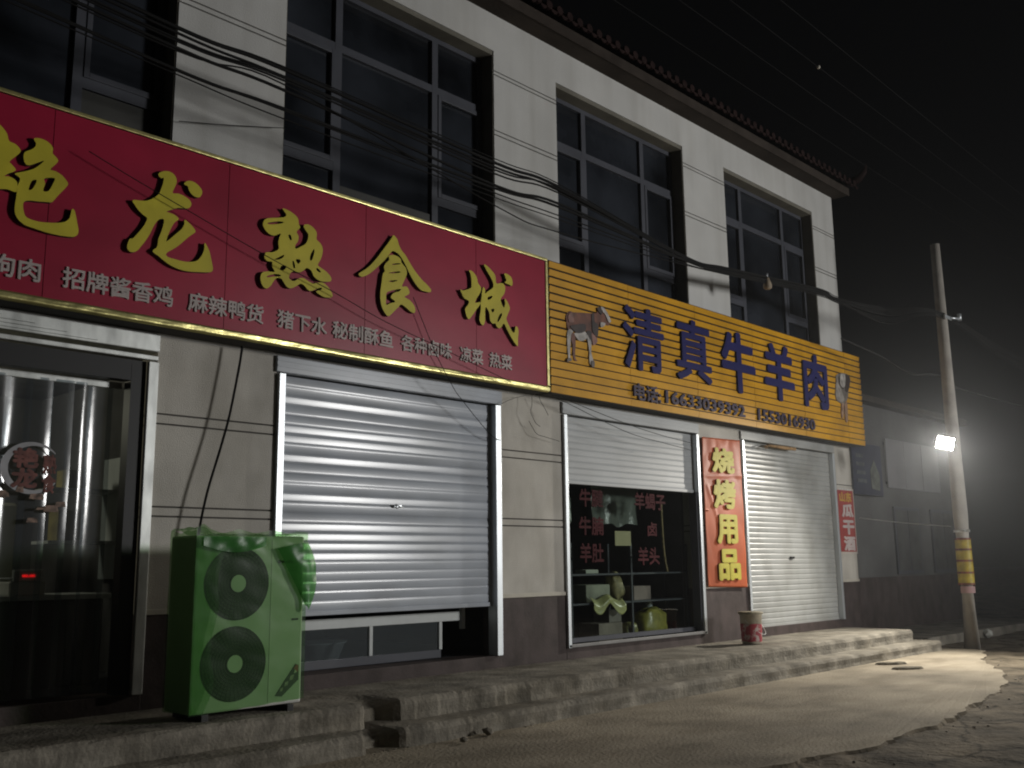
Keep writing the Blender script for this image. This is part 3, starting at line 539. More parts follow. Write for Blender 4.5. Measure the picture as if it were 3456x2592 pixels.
# upper windows
def upper_window(x0, x1, board=()):
    f = MB(); yf = 8.20
    m1, m2 = x0+.79, x1-.79
    tr = 7.02
    fw = .055
    for x in (x0, x1-fw): f.box(x, x+fw, yf, yf+.07, ZS, ZT-.06)
    f.box(x0+fw, x1-fw, yf-.002, yf+.07, ZT-.12, ZT-.06)
    f.box(x0+fw, x1-fw, yf, yf+.07, ZS, ZS+.06)
    for x in (m1, m2): f.box(x-.045, x+.045, yf-.003, yf+.07, ZS+.06, ZT-.12)
    segs = [(x0+fw, m1-.045), (m1+.045, m2-.045), (m2+.045, x1-fw)]
    for a, c in segs: f.box(a, c, yf-.001, yf+.07, tr-.045, tr+.045)
    for a, c in (segs[0], segs[2]): f.box(a, c, yf-.001, yf+.07, 5.60, 5.70)
    w = f.build('window', M['win_frame'], B)
    g = MB()
    g.box(x0+.02, x1-.02, yf+.04, yf+.05, ZS+.02, ZT-.08)
    g.build('pane', M['dark_glass'], w)
    for k in board:                              # pale board behind the lower glass
        a, c = segs[k]
        q = MB(); q.box(a+.001, c-.001, yf+.020, yf+.036, ZS+.06, 5.47 if k == 1 else 5.595)
        q.build('lower_board', M['lower_panel'], w)
    for a, c in (segs[0], segs[2]):
        q = MB(); z0, z1 = 5.70, tr-.045
        q.box(a, a+.05, yf-.014, yf+.03, z0, z1, .005); q.box(c-.05, c, yf-.014, yf+.03, z0, z1, .005)
        q.box(a+.05, c-.05, yf-.014, yf+.03, z0, z0+.055, .005); q.box(a+.05, c-.05, yf-.014, yf+.03, z1-.055, z1, .005)
        q.build('sash', M['win_frame'], w)
    l = MB()
    l.box(x0+.002, x1-.002, 8.012, 8.27, ZT-.058, ZT-.003)
    l.box(x1-.012, x1-.002, 8.012, 8.199, ZS, ZT-.06); l.box(x0+.002, x0+.012, 8.012, 8.199, ZS, ZT-.06)
    l.build('reveal', M['reveal'], w)
for k, (x0, x1) in enumerate(WIN): upper_window(x0, x1, ((2,), (1,), (), ())[k])

# room shells behind the openings
b = MB()
b.box(.0, 16.86, 8.30, 12.0, .40, .50, m=1)
b.box(.0, 16.86, 12.0, 12.1, .40, 3.5)
b.box(.0, 16.86, 8.285, 12.0, 3.46, 3.56)
for x in (.0, 4.52, 8.66, 12.78): b.box(x, x+.06, 8.29, 12.0, .50, 3.46)
b.build('room', [M['dark_room'], M['dark_floor']], B)

# roller shutters
def facing(z):
    # lean a slat needs to send the far lamp's light to someone standing across the lane
    return -.5*((1.5-z)/9.9+(4.6-z)/21.9)
def slats(b, x0, x1, z0, z1, y, pitch, bulge, wob, sd, bright=None):
    n = int(round((z1-z0)/pitch)); p = (z1-z0)/n
    NX = 14
    prof = [(0.0, 0), (.05, -.25), (.13, -.80), (.22, -1.0), (.5, -1.04), (.78, -1.0), (.87, -.80), (.95, -.25), (1.0, 0)]
    for i in range(n):
        rnd = random.Random(sd*100+i)
        t1 = rnd.gauss(0, wob)
        if bright is not None:                   # picked slats are tilted to place the lamp's highlights, the rest lean away
            t1 = facing(z1-(i+.5)*p)+(rnd.gauss(0, .010) if i in bright else rnd.choice((-1, 1))*rnd.uniform(.085, .13))
        dy = rnd.gauss(0, .0012)
        rows = []
        for k in range(NX+1):
            x = x0+(x1-x0)*k/NX
            tl = t1+wob*(.7 if bright is None else .35)*noise.noise((x*.8, i*1.7, sd))
            rows.append([b.bm.verts.new((x, y+dy+o*bulge+tl*(s-.5)*p+.0035*noise.noise((x*1.1, (z1-(i+s)*p)*1.3, sd*3.1)), z1-(i+s)*p)) for s, o in prof])
        for k in range(NX):
            for j in range(len(prof)-1):
                f = b.bm.faces.new((rows[k][j], rows[k][j+1], rows[k+1][j+1], rows[k+1][j])); f.smooth = True
    return b
def shutter(x0, x1, zb, zt, y, pitch, mt, rail_l, rail_r, head, sd, bulge=.011, wob=.05, railmat='rail', bright=None):
    c = slats(MB(), x0+.03, x1-.03, zb+.03, zt, y, pitch, bulge, wob, sd, bright).build('roller_shutter', M[mt], B, recalc=False)
    for p in c.data.polygons: pass
    q = MB(); q.box(x0+.03, x1-.03, y-.018, y+.022, zb-.012, zb+.032, .006)
    q.build('bottom_bar', M[mt], c)
    for (a, e) in (rail_l, rail_r):
        q = MB()
        q.box(a, e, 7.955, 7.985, .505, head[0]-.012, .004); q.box(a, a+.012, 7.986, 8.10, .505, head[0]-.012); q.box(e-.012, e, 7.986, 8.10, .505, head[0]-.012)
        q.build('guide_rail', M[railmat], c)
    q = MB()
    q.box(x0-.05, x1+.05, 7.965, 8.20, head[0], head[1], .006)
    zz = head[0]+.05
    while zz < head[1]-.02:
        q.box(x0-.045, x1+.045, 7.960, 7.9655, zz, zz+.02); zz += .055
    q.build('head_box', M[mt], c)
    return c
sh1 = shutter(5.17, 8.10, 1.05, 3.30, 8.05, .094, 'shutter_metal', (5.145, 5.215), (8.035, 8.12), (3.315, 3.47), 1, bulge=.0030, wob=.04, bright={2, 5, 6, 8, 12, 15, 16, 17, 18})
q = MB(); q.box(6.60, 6.70, 8.016, 8.035, 2.085, 2.115, .004); q.tube([(6.63,8.016,2.10),(6.63,8.0,2.10)], .010, 8); q.tube([(6.60,8.0,2.115),(6.70,8.0,2.085)], .007, 8)
q.build('handle', M['rail'], sh1)
sh2 = shutter(9.27, 12.18, 2.48, 3.31, 8.045, .078, 'shutter_pale', (9.238, 9.29), (12.15, 12.208), (3.325, 3.47), 2, bulge=.003, wob=.014)
sh3 = shutter(13.44, 16.42, .51, 3.33, 8.045, .082, 'shutter_white', (13.405, 13.46), (16.385, 16.455), (3.345, 3.47), 3, bulge=.008, wob=.03)
q = MB(); q.box(14.80, 14.92, 8.008, 8.036, 1.525, 1.56, .004); q.tube([(14.86,8.012,1.54),(14.86,7.992,1.54)], .014, 8)
q.build('handle', M['black'], sh3)

# the left doorway: steel post, dark door frame, rolled-up shutter above
q = MB()
q.box(3.853, 3.943, 7.952, 7.99, .50, 3.235, .006); q.box(3.93, 3.942, 7.991, 8.1, .5, 3.235)
dw = q.build('guide_rail', M['old_steel'], B)
q = MB(); q.box(.92, 1.01, 7.952, 7.99, .50, 3.235, .006); q.build('guide_rail', M['old_steel'], B)
q = MB()
q.box(3.725, 3.852, 8.0, 8.12, .505, 3.20); q.box(1.02, 1.14, 8.0, 8.12, .505, 3.20); q.box(1.02, 3.852, 8.002, 8.118, 3.06, 3.235)
dw = q.build('doorway', M['black'], B)
q = MB()
q.box(.9, 3.945, 7.955, 8.25, 3.325, 3.475, .008); q.box(.9, 3.93, 7.945, 7.99, 3.245, 3.285, .006)
for k in range(4): q.box(.9, 3.4-.25*k, 7.940, 7.954, 3.345+.030*k, 3.358+.030*k)
q.build('rolled_shutter', M['old_steel'], dw)

# glass shop front low behind the part-open shutter
q = MB()
q.box(5.2, 7.81, 8.33, 8.38, .885, .985, .006)
gf = q.build('glass_front', M['white_metal'], B)
for x in (5.6, 6.57, 7.53):
    q = MB(); q.box(x-.022, x+.022, 8.335, 8.375, .59, .885, .004); q.build('mullion', M['white_metal'], gf)
q = MB(); q.box(7.845, 7.895, 8.33, 8.38, .79, 3.3, .004); q.build('mullion', M['white_metal'], gf)
q = MB(); q.box(5.2, 7.53, 8.33, 8.38, .505, .59, .004); q.build('bottom_rail', M['win_frame'], gf)
q = MB(); q.box(5.2, 7.52, 8.352, 8.358, .59, .885); q.build('pane', M['dusty_glass'], gf)

# display window
q = MB()
q.box(9.24, 12.2, 7.955, 7.985, .506, .545, .006)
dwn = q.build('display_window', mat('grey_frame', (.23,.225,.22), .5, var=.15), B)
q = MB(); q.box(9.245, 9.33, 7.99, 8.12, .546, 2.48); q.box(12.12, 12.2, 7.99, 8.12, .546, 2.48); q.box(9.33, 12.12, 8.09, 8.15, .546, .60)
q.build('inner_frame', M['win_frame'], dwn)
q = MB(); q.box(9.33, 12.12, 8.125, 8.131, .60, 3.3); q.build('pane', M['glass'], dwn)
red_film = mat('red_film', (.055,.010,.013), .7, var=.3, spec=.05)
for t, x0, x1, z0, z1 in (('牛腱',9.68,10.16,2.20,2.43), ('牛腩',9.66,10.155,1.845,2.08), ('羊肚',9.665,10.14,1.50,1.745), ('羊蝎子',10.83,11.54,2.20,2.43), ('卤',11.10,11.32,1.845,2.035), ('羊头',10.865,11.355,1.46,1.70)):
    lettering('lettering', t, x0, x1, z0, z1, 8.118, .004, red_film, dwn, bold=.03)

# ================================================================== red signboard
SR = thing('red_signboard', 'long red shop signboard with big gold brush letters and a white menu line', 'signboard', (4.5, 7.85, 3.5))
q = MB()
XA = [-.6, 1.3, 2.85, 4.40, 5.95, 7.50, 8.66]
q.box(-.6, 8.66, 7.725, 7.74, 3.56, 5.10, m=1)
for i in range(6): q.box(XA[i]+.003, XA[i+1]-.003, 7.716, 7.724, 3.56, 5.10)
q.build('panel', [M['red_panel'], M['seam']], SR)
q = MB()
def trim(u, v):                                  # flat strip wrapped in gold foil, crumpled
    x = -.64+u*9.34
    a = min(1, v*6)*min(1, (1-v)*6)
    wv = .0035*noise.noise((x*1.9, v*2, 0))+.0022*noise.noise((x*8, v*5, 5))
    return (x, 7.728-.022*a-wv, 3.490+v*.082+.003*noise.noise((x*3, v, 7)))
q.grid(trim, 420, 8)
q.box(-.64, 8.70, 7.705, 7.735, 5.108, 5.142, .006)
q.box(8.66, 8.70, 7.703, 7.735, 3.57, 5.10, .006)
q.build('gold_frame', M['gold'], SR, recalc=False)
q = MB(); q.box(-.62, 8.69, 7.745, 7.985, 3.495, 5.12)
q.build('sign_box', M['sign_back'], SR)
for k in ('yan', 'long', 'shu', 'shi', 'cheng'):
    brush_letter('letter', GLYPHS[k], 7.672, .044, M['gold_letter'], M['letter_side'], SR)
for t, x0, x1 in (('狗肉',2.452,2.825), ('招牌酱香鸡',2.988,3.912), ('麻辣鸭货',4.05,4.793), ('猪下水',4.938,5.491), ('秘制酥鱼',5.554,6.308), ('各种卤味',6.412,7.119), ('凉菜',7.239,7.591), ('热菜',7.688,8.053)):
    lettering('caption', t, x0, x1, 3.665, 3.838, 7.704, .012, M['caption'], SR, bold=.022)

# ================================================================== yellow signboard
SY = thing('yellow_signboard', 'amber slatted shop signboard with dark blue letters, a cow and a sheep', 'signboard', (12.9, 7.85, 3.5))
q = MB()
q.box(8.725, 17.215, 7.735, 7.75, 3.49, 5.14, m=1)
YX = [8.735, 10.305, 11.875, 13.445, 15.015, 16.585, 17.21]
npl = 16; ph = 1.64/npl
for i in range(npl):
    z0 = 3.495+i*ph
    for k in range(6):
        j = random.uniform(-.0015, .0015)
        ga = .014 if i > 6 else .009
        q.hexa([(YX[k]+.003,7.722+j,z0+ga),(YX[k+1]-.003,7.722-j,z0+ga),(YX[k+1]-.003,7.734,z0+ga),(YX[k]+.003,7.734,z0+ga),
                (YX[k]+.003,7.712+j,z0+ph-ga),(YX[k+1]-.003,7.712-j,z0+ph-ga),(YX[k+1]-.003,7.734,z0+ph-ga),(YX[k]+.003,7.734,z0+ph-ga)])
q.build('slat_panel', [M['amber'], M['amber_gap']], SY)
q = MB(); q.box(8.74, 17.2, 7.752, 7.985, 3.497, 5.13)
q.build('sign_box', M['sign_back'], SY)
for t, x0, x1, z0, z1 in (('清',10.13,11.05,3.99,4.86), ('真',11.34,12.22,3.99,4.89), ('牛',12.50,13.45,3.97,4.90), ('羊',13.72,14.67,3.985,4.905), ('肉',14.99,15.84,3.99,4.905)):
    lettering('letter', t, x0, x1, z0, z1, 7.686, .024, M['navy'], SY, bold=.030 if t in '牛羊肉' else .019)
lettering('phone_number', '电话:', 10.335, 10.94, 3.585, 3.815, 7.694, .016, M['navy_dark'], SY, bold=.03)
lettering('phone_number', '16633039392', 11.045, 13.10, 3.615, 3.795, 7.694, .016, M['navy_dark'], SY, bold=.032)
lettering('phone_number', '1553016930', 13.47, 15.31, 3.61, 3.795, 7.694, .016, M['navy_dark'], SY, bold=.032)
AC_ = {'brown': (.165,.055,.030), 'white': (.50,.47,.44), 'dark': (.035,.020,.017), 'pink': (.30,.15,.12), 'hoof': (.12,.10,.09),
       'grey': (.20,.175,.15), 'wool': (.34,.31,.28), 'leg': (.33,.20,.13)}
def picture(name, layers, y0):
    q = MB(); keys = []
    for i, (c, pts) in enumerate(layers):
        if c not in keys: keys.append(c)
        sm = closed_smooth(pts, 3)
        q.prism(sm, y0-.0012*i, 7.715, m=keys.index(c))
    return q.build(name, [mat('print_'+k, AC_[k], .5, var=.35, scale=9, spec=.4) for k in keys], SY)
picture('cow_picture', COW, 7.706)
picture('sheep_picture', SHEEP, 7.706)

# ================================================================== banner and poster on the piers
BN = thing('banner', 'orange-red cloth banner with four yellow characters hanging on the pier by the bucket', 'banner', (12.8, 7.95, 1.13))
def cloth(u, v):
    x = 12.262+u*1.05; z = 1.13+v*2.165+(.03*u-.015)*(1 if v > .5 else -1)
    top = max(0, v-.62)/.38
    o = .010*noise.noise((x*3, z*1.6, 0))+.022*top*noise.noise((x*5, z*4, 2))+.012*math.exp(-((z-2.72-.05*u)/.03)**2)
    o += .014*math.exp(-((u-.10-.45*(2.55-z))/.035)**2)*(1 if 2.05 < z < 2.6 else 0)
    return (x+.012*noise.noise((z*2, 3, 0)), 7.955-abs(o)-.006, z)
q = MB(); q.grid(cloth, 40, 90)
c = q.build('cloth', mat('banner_cloth', (.47,.10,.03), .5, var=.14, scale=2.2, spec=.25), BN)
sm = c.modifiers.new('thickness', 'SOLIDIFY'); sm.thickness = .003; sm.offset = 1
ban_y = mat('banner_yellow', (.52,.46,.04), .6, var=.12)
for t, x0, x1, z0, z1 in (('烧',12.47,13.08,2.775,3.15), ('烤',12.47,13.08,2.255,2.685), ('用',12.52,13.08,1.745,2.175), ('品',12.52,13.11,1.225,1.675)):
    lettering('letter', t, x0, x1, z0, z1, 7.918, .012, ban_y, BN, bold=.045)

PS = thing('poster', 'small red and white paper poster on the end pier with three white characters', 'poster', (16.8, 7.98, 1.62))
q = MB(); q.box(16.47, 17.15, 7.984, 7.989, 1.60, 2.74)
q.build('paper', mat('poster_paper', (.55,.50,.45), .6, var=.08), PS)
q = MB(); q.box(16.515, 17.115, 7.9795, 7.9835, 1.635, 2.705)
q.build('red_field', mat('poster_red', (.36,.05,.045), .5, var=.15, scale=4), PS)
for i in range(5):
    q = MB(); x = 16.60+.1*i; q.prism([(x,2.715),(x+.06,2.716),(x+.055,2.735),(x+.01,2.733)], 7.981, 7.9838)
    q.build('tape', M['white_metal'], PS)
lettering('lettering', '山东', 16.575, 17.04, 2.50, 2.675, 7.976, .003, mat('poster_amber', (.58,.33,.05), .6), PS, bold=.05)
pw = mat('poster_white', (.55,.47,.46), .6)
for t, z0, z1 in (('瓜',2.235,2.465), ('干',1.93,2.185), ('酒',1.65,1.905)):
    lettering('lettering', t, 16.63, 17.08, z0, z1, 7.976, .003, pw, PS, bold=.05)

# ================================================================== outdoor unit
AU = thing('air_conditioner', 'tall two-fan outdoor air conditioner wrapped in torn green plastic film', 'air conditioner', (4.355, 7.25, .37))
ax0, ax1, ay0, ay1, az0, az1 = 3.865, 4.845, 7.05, 7.44, .42, 1.745
q = MB(); q.box(ax0, ax1, ay0, ay1, az0, az1, .018)
q.box(4.535, 4.540, ay0-.003, ay0+.01, az0+.03, az1-.03)
body = q.build('casing', M['ac_white'], AU)
def fan(cx, cz):
    q = MB(); q.disc((cx, cz), .282, ay0-.006, .004, 56)
    fg = q.build('fan_grille', M['ac_dark'], AU)
    q = MB()
    for k in range(1, 9):
        rr = .068+.0255*k
        q.tube([(cx+rr*math.cos(2*math.pi*j/40), ay0-.012, cz+rr*math.sin(2*math.pi*j/40)) for j in range(41)], .0022, 5)
    for k in range(40):
        a = 2*math.pi*k/40
        q.tube([(cx+.06*math.cos(a), ay0-.010, cz+.06*math.sin(a)), (cx+.278*math.cos(a+.22), ay0-.010, cz+.278*math.sin(a+.22))], .0016, 4)
    q.build('wire_guard', mat('guard', (.035,.035,.033), .6), fg)
    q = MB(); q.disc((cx, cz), .066, ay0-.020, .010, 32); q.build('hub', M['ac_white'], fg)
fan(4.228, 1.375); fan(4.222, .768)
for x in (3.95, 4.70):
    q = MB(); q.box(x, x+.06, 7.02, 7.46, .362, .419, .005); q.build('foot', M['ac_dark'], AU)
q = MB(); q.prism([(4.60,.492),(4.66,.482),(4.815,.60),(4.812,.715),(4.785,.725)], ay0-.005, ay0-.001)
st = q.build('sticker', mat('ac_label', (.04,.04,.045), .4, var=.3, scale=20), AU)
q = MB()
for x, z, s in ((4.655,.535,.016), (4.70,.575,.020), (4.748,.62,.022), (4.785,.668,.016)):
    q.prism([(x-s, z-s), (x+s*.6, z-s*.6), (x+s, z+s), (x-s*.5, z+s*.7)], ay0-.0065, ay0-.0052)
q.build('label_print', mat('ac_label_print', (.50,.45,.40), .4, var=.5, scale=30), st)
q = MB(); q.prism([(4.765,.69),(4.808,.66),(4.81,.71),(4.788,.72)], ay0-.0068, ay0-.0055)
q.build('label_print', mat('ac_label_red', (.35,.06,.05), .4), st)
q = MB()
for k in range(6): q.box(4.60+.030*k, 4.622+.030*k, ay0-.004, ay0-.0005, 1.528+.002*(k%2), 1.553-.003*(k%3))
q.build('maker_print', M['ac_dark'], AU)
q = MB(); q.box(4.738, 4.80, ay0-.004, ay0-.0005, 1.07, 1.086)
q.build('maker_print', M['ac_dark'], AU)
# the film: front, left side, top with torn rim, bulging flap on the right
q = MB()
def film_front(u, v):
    x = 3.848+u*1.008; z = .415+.04*u+.012*noise.noise((u*9, 2, 2))+v*(1.345-.04*u)
    o = .004*noise.noise((x*5, z*5, 0))+.008*abs(noise.noise((x*3+z*4, z*2-x, 2)))
    o += .018*max(0, v-.86)/.14*(.5+noise.noise((x*8, z*14, 3)))
    if v == 1: z += .018+.03*noise.noise((x*7, 0, 1))+(.055*math.exp(-((x-3.9)/.05)**2))
    return (x, ay0-.023-abs(o), z)
q.grid(film_front, 44, 56)
def film_side(u, v):
    y = ay0-.024+u*.41; z = .42+v*1.335
    if v == 1: z += .03*noise.noise((y*9, 4, 1))+.02
    return (3.857-.006*abs(noise.noise((y*6, z*5, 8))), y, z)
q.grid(film_side, 14, 36)
def film_top(u, v):
    x = 3.855+u*1.0; y = ay0-.025+v*.42
    return (x, y, az1+.008+.020*abs(noise.noise((x*7, y*7, 1)))+(.05*math.exp(-((x-3.9)/.06)**2)))
q.grid(film_top, 32, 12)
def film_over(u, v):                             # second turn of film round the left edge
    z = .43+v*1.31; xr = 3.95+.16*v+.08*noise.noise((z*2.4, 3, 3))
    x = 3.85+u*(xr-3.85)
    return (x, ay0-.036-.006*abs(noise.noise((x*6+z*5, z*3-x*2, 6)))-.006*u, z)
q.grid(film_over, 12, 40)
wr = q.build('plastic_film', M['film'], AU)
q = MB()
def flap(u, v):
    z = 1.14+v*.56
    w = .10*math.sin(math.pi*min(1, v*1.02))**.7
    x = 4.56+.30*(1-v)**1.2*(1-u)*0+u*(.29+w)+(1-u)*.27*(1-v)
    return (x, ay0-.045-.03*math.sin(u*math.pi)+.012*noise.noise((x*9, z*9, 0))+(.12*max(0, x-4.85)), z+.03*noise.noise((x*6, 0, 4))-.10*(1-u)*(v-.5))
q.grid(flap, 18, 26)
def fold(u, v):
    x = 3.9+u*.55; z = 1.665+.07*v-.05*math.sin(u*math.pi)*(1-v)
    return (x, ay0-.05-.012*noise.noise((x*11, z*11, 0)), z)
q.grid(fold, 18, 4)
q.build('film_fold', M['film_fold'], wr)

# ================================================================== bucket
BK = thing('paint_bucket', 'dirty red and cream paint bucket standing on the step by the banner pier', 'bucket', (12.47, 7.42, .37))
cb = (12.47, 7.42, .372)
q = MB()
q.lathe(cb, [(.10,0),(.128,.002),(.134,.03),(.150,.39),(.158,.392),(.160,.41),(.150,.412),(.13,.40)], 32)
bd = q.build('body', mat('bucket_plastic', (.47,.42,.33), .55, var=.3, scale=6), BK)
q = MB()
def band(u, v):
    a = 2*math.pi*u; z = .04+v*.235; rr = .1352+.016*(z/.39)+.0015
    return (cb[0]+rr*math.cos(a), cb[1]+rr*math.sin(a), cb[2]+z+.004*math.sin(a*5))
q.grid(band, 40, 6)
q.build('label_band', mat('bucket_red', (.30,.03,.045), .5, col2=(.45,.36,.33), scale=11, fac=.42, soft=.04), bd)
q = MB()
q.lathe((cb[0], cb[1], cb[2]+.405), [(.165,0),(.172,.004),(.172,.024),(.150,.032),(.05,.034)], 32)
q.build('lid', mat('bucket_lid', (.33,.29,.20), .7, var=.5, scale=9), BK)
q = MB()
q.tube([(cb[0]+.165*math.cos(R(200)+R(180)*k/14)+.0, cb[1]-.06-.17*abs(math.sin(math.pi*k/14))+.06, cb[2]+.33-.20*math.sin(math.pi*k/14)) for k in range(15)], .0035, 6)
q.build('handle', M['white_metal'], BK)

# ================================================================== strip curtain and the things in the left shop
SC = thing('strip_curtain', 'clear plastic strip curtain with a round sticker filling the left doorway', 'curtain', (2.5, 8.2, .52))
q = MB(); q.box(1.15, 3.72, 8.15, 8.19, 3.0, 3.055, .005); q.build('hanging_rail', M['old_steel'], SC)
x = 1.16; k = 0
while x < 3.66:
    wd = .205; tw = random.uniform(-.05, .05); yy = 8.155+(.012 if k % 2 else 0)
    bw = random.choice([-1, 1])*random.uniform(.012, .026)
    def strip(u, v, x=x, wd=wd, tw=tw, yy=yy, bw=bw, k=k):
        z = .53+v*2.49
        return (x+u*wd+.006*noise.noise((z*.9, k, 0)), yy-bw*math.sin(u*math.pi)+tw*(u-.5)*(1.0-.5*v)+.004*noise.noise((z*1.5, u*2, k)), z)
    q = MB(); q.grid(strip, 10, 30); q.build('strip', M['pvc'], SC, recalc=False)
    x += .163; k += 1
dec_g = mat('decal_grey', (.42,.42,.44), .5, var=.2)
dec_r = mat('decal_red', (.22,.075,.06), .6, var=.35, scale=14)
q = MB()
def ring(u, v):
    a = R(40)+u*R(285); rr = .205+.045*math.sin(u*math.pi)*(v-.5)+.008*(v-.5)
    return (3.02+rr*1.05*math.cos(a), 8.098, 2.285+rr*.92*math.sin(a))
q.grid(ring, 48, 2)
dr = q.build('sticker', dec_g, SC)
lettering('lettering', '艳龙', 2.86, 3.06, 2.125, 2.44, 8.094, .002, dec_r, dr, bold=.05, vertical=True)
lettering('lettering', '熟食', 3.09, 3.20, 2.09, 2.40, 8.094, .002, dec_r, dr, bold=.04, vertical=True)
scrap_m = mat('decal_scraps', (.30,.20,.15), .6, var=.5, scale=20)
for i in range(14):
    q = MB()
    x = 2.65+random.random()*.58; z = 1.86+random.random()*.26
    w_ = random.uniform(.04,.13); h_ = random.uniform(.02,.06)
    q.prism([(x,z),(x+w_,z+random.uniform(-.01,.01)),(x+w_*.9,z+h_),(x+.01,z+h_*.9)], 8.094-.0004*i, 8.0985-.0001*i)
    q.build('sticker', scrap_m, SC)

# inside the left shop
CT = thing('shop_counter', 'pale shop counter with dark front behind the strip curtain', 'counter', (2.9, 9.2, .5))
q = MB(); q.box(1.6, 4.05, 9.0, 9.6, .50, 1.24, .01); q.build('front', M['dark_room'], CT)
q = MB(); q.box(1.55, 4.10, 8.95, 9.65, 1.241, 1.285, .006); q.build('counter_top', M['white_metal'], CT)
SCL = thing('weighing_scale', 'shop scale with a lit red number display on the counter', 'scale', (3.39, 9.2, 1.286))
q = MB(); q.box(3.24, 3.54, 9.02, 9.34, 1.287, 1.40, .012); q.tube([(3.39,9.18,1.40),(3.39,9.18,1.43)], .02, 10); q.box(3.27, 3.51, 9.01, 9.07, 1.40, 1.50, .008)
sb = q.build('body', M['ac_white'], SCL)
q = MB(); q.box(3.25, 3.53, 9.05, 9.33, 1.425, 1.435, .004); q.build('pan', M['rail'], SCL)
lettering('display', '00.00', 3.335, 3.445, 1.437, 1.461, 9.005, .003, glow('red_led', (1.0,.02,.02), .6), sb, bold=.03)
RF = thing('refrigerator', 'tall cream refrigerator behind the counter', 'refrigerator', (3.5, 10.7, .5))
q = MB(); q.box(3.05, 3.75, 10.4, 11.0, .505, 2.15, .02); q.box(3.06, 3.74, 10.36, 10.398, 1.30, 2.13, .012); q.box(3.06, 3.74, 10.36, 10.398, .53, 1.28, .012)
rb = q.build('cabinet', mat('cream', (.50,.49,.40), .4, var=.06), RF)
q = MB(); q.box(3.10, 3.13, 10.31, 10.335, 1.45, 1.95, .006); q.box(3.10, 3.13, 10.31, 10.335, .8, 1.2, .006); q.build('handle', M['rail'], RF)
WS = thing('wall_shelf', 'white wall shelf over the refrigerator side of the left shop', 'shelf', (4.2, 9.6, 1.7))
q = MB(); q.box(3.80, 4.5, 9.7, 10.1, 1.74, 1.77); q.box(3.80, 4.5, 9.7, 10.1, 2.24, 2.27); q.box(4.47, 4.5, 9.7, 10.1, 1.4, 2.6)
q.build('board', M['white_metal'], WS)
ycol = mat('yellow_card', (.30,.25,.08), .6, var=.25, scale=8)
for lab, x0, x1, z0, z1 in (('yellow carton on the lower board of the wall shelf', 3.9, 4.12, 1.771, 2.06), ('smaller yellow carton on the upper board of the wall shelf', 3.95, 4.2, 2.271, 2.45)):
    q = MB(); q.box(x0, x1, 9.75, 9.98, z0, z1, .006); q.box(x0+.02, x1-.02, 9.745, 9.751, z0+.03, z0+.10)
    tag(q.build('carton', ycol), lab, 'carton')
CB = thing('glass_cabinet', 'white framed glass food cabinet on the left end of the counter', 'cabinet', (2.3, 9.3, 1.286))
q = MB()
for x in (1.75, 2.30, 2.90):
    q.box(x, x+.035, 9.02, 9.055, 1.287, 2.2)
q.box(1.75, 2.935, 9.02, 9.45, 2.2, 2.26); q.box(1.75, 2.935, 9.40, 9.44, 1.287, 2.2); q.box(1.786, 2.9, 9.06, 9.40, 1.70, 1.715)
q.build('frame', M['white_metal'], CB)
q = MB(); q.box(1.80, 2.88, 9.03, 9.035, 1.30, 2.19); q.build('pane', M['glass'], CB)
il = bpy.data.lights.new('shop_fill_light', 'POINT'); il.energy = 40; il.color = (1, .93, .70); il.shadow_soft_size = .2  # added unseen fill lamp that brightens the inside of the left shop
io = bpy.data.objects.new('shop_fill_light', il); C.objects.link(io); io.location = (2.4, 10.6, 3.2)

q = MB()
q.lathe((6.35, 9.0, .502), [(.20,0),(.23,.004),(.31,.20),(.33,.205),(.33,.215),(.30,.21)], 28)
tag(q.build('plastic_basin', mat('basin', (.40,.40,.37), .5, var=.2)), 'pale plastic basin on the floor behind the low glass under the half-raised metal shutter', 'basin')

# ================================================================== inside the display window
SH = thing('shelf_rack', 'dark steel shelf rack behind the display window', 'shelf rack', (10.9, 8.5, .5))
q = MB()
for z in (.974, 1.340): q.box(9.6, 12.2, 8.24, 8.66, z, z+.022)
rk = q.build('shelf', M['win_frame'], SH)
for x in (9.62, 10.86, 12.16):
    for y in (8.25, 8.64):
        q = MB(); q.box(x, x+.03, y-.015, y+.015, .505, 1.75); q.build('upright', M['win_frame'], SH)
def bag(c, s, sd, name, m, lab, cat):
    q = MB()
    def f(u, v):
        a = 2*math.pi*u; ph_ = math.pi*(v-.5)
        d = Vector((math.cos(a)*math.cos(ph_), math.sin(a)*math.cos(ph_), math.sin(ph_)))
        k = 1+.22*noise.noise((d.x*1.6+sd, d.y*1.6, d.z*1.6))+.10*noise.noise((d.x*5+sd, d.y*5, d.z*5))
        d = Vector((abs(d.x)**.7*(1 if d.x > 0 else -1), abs(d.y)**.8*(1 if d.y > 0 else -1), abs(d.z)**.7*(1 if d.z > 0 else -1)))
        return (c[0]+d.x*s[0]*k, c[1]+d.y*s[1]*k, c[2]+max(d.z*k, -1)*s[2])
    q.grid(f, 28, 16)
    return tag(q.build(name, m), lab, cat)
pl_y = mat('bag_yellow', (.44,.44,.19), .35, var=.25, scale=9, spec=.6)
pl_g = mat('bag_green', (.40,.37,.08), .35, var=.3, scale=9, spec=.6)
pl_t = mat('bag_tan', (.36,.31,.15), .5, var=.3, scale=12)
card = mat('cardboard', (.26,.225,.19), .85, var=.2, scale=6)
pale = mat('pale_box', (.31,.32,.25), .7, var=.25, scale=5)
def carton(x0, x1, y0, y1, z0, z1, m, lab, cat='box', name='cardboard_box'):
    q = MB(); q.box(x0, x1, y0, y1, z0, z1, .006); q.box(x0+.002, x1-.002, (y0+y1)/2-.03, (y0+y1)/2+.03, z1-.001, z1+.002)
    return tag(q.build(name, m), lab, cat)
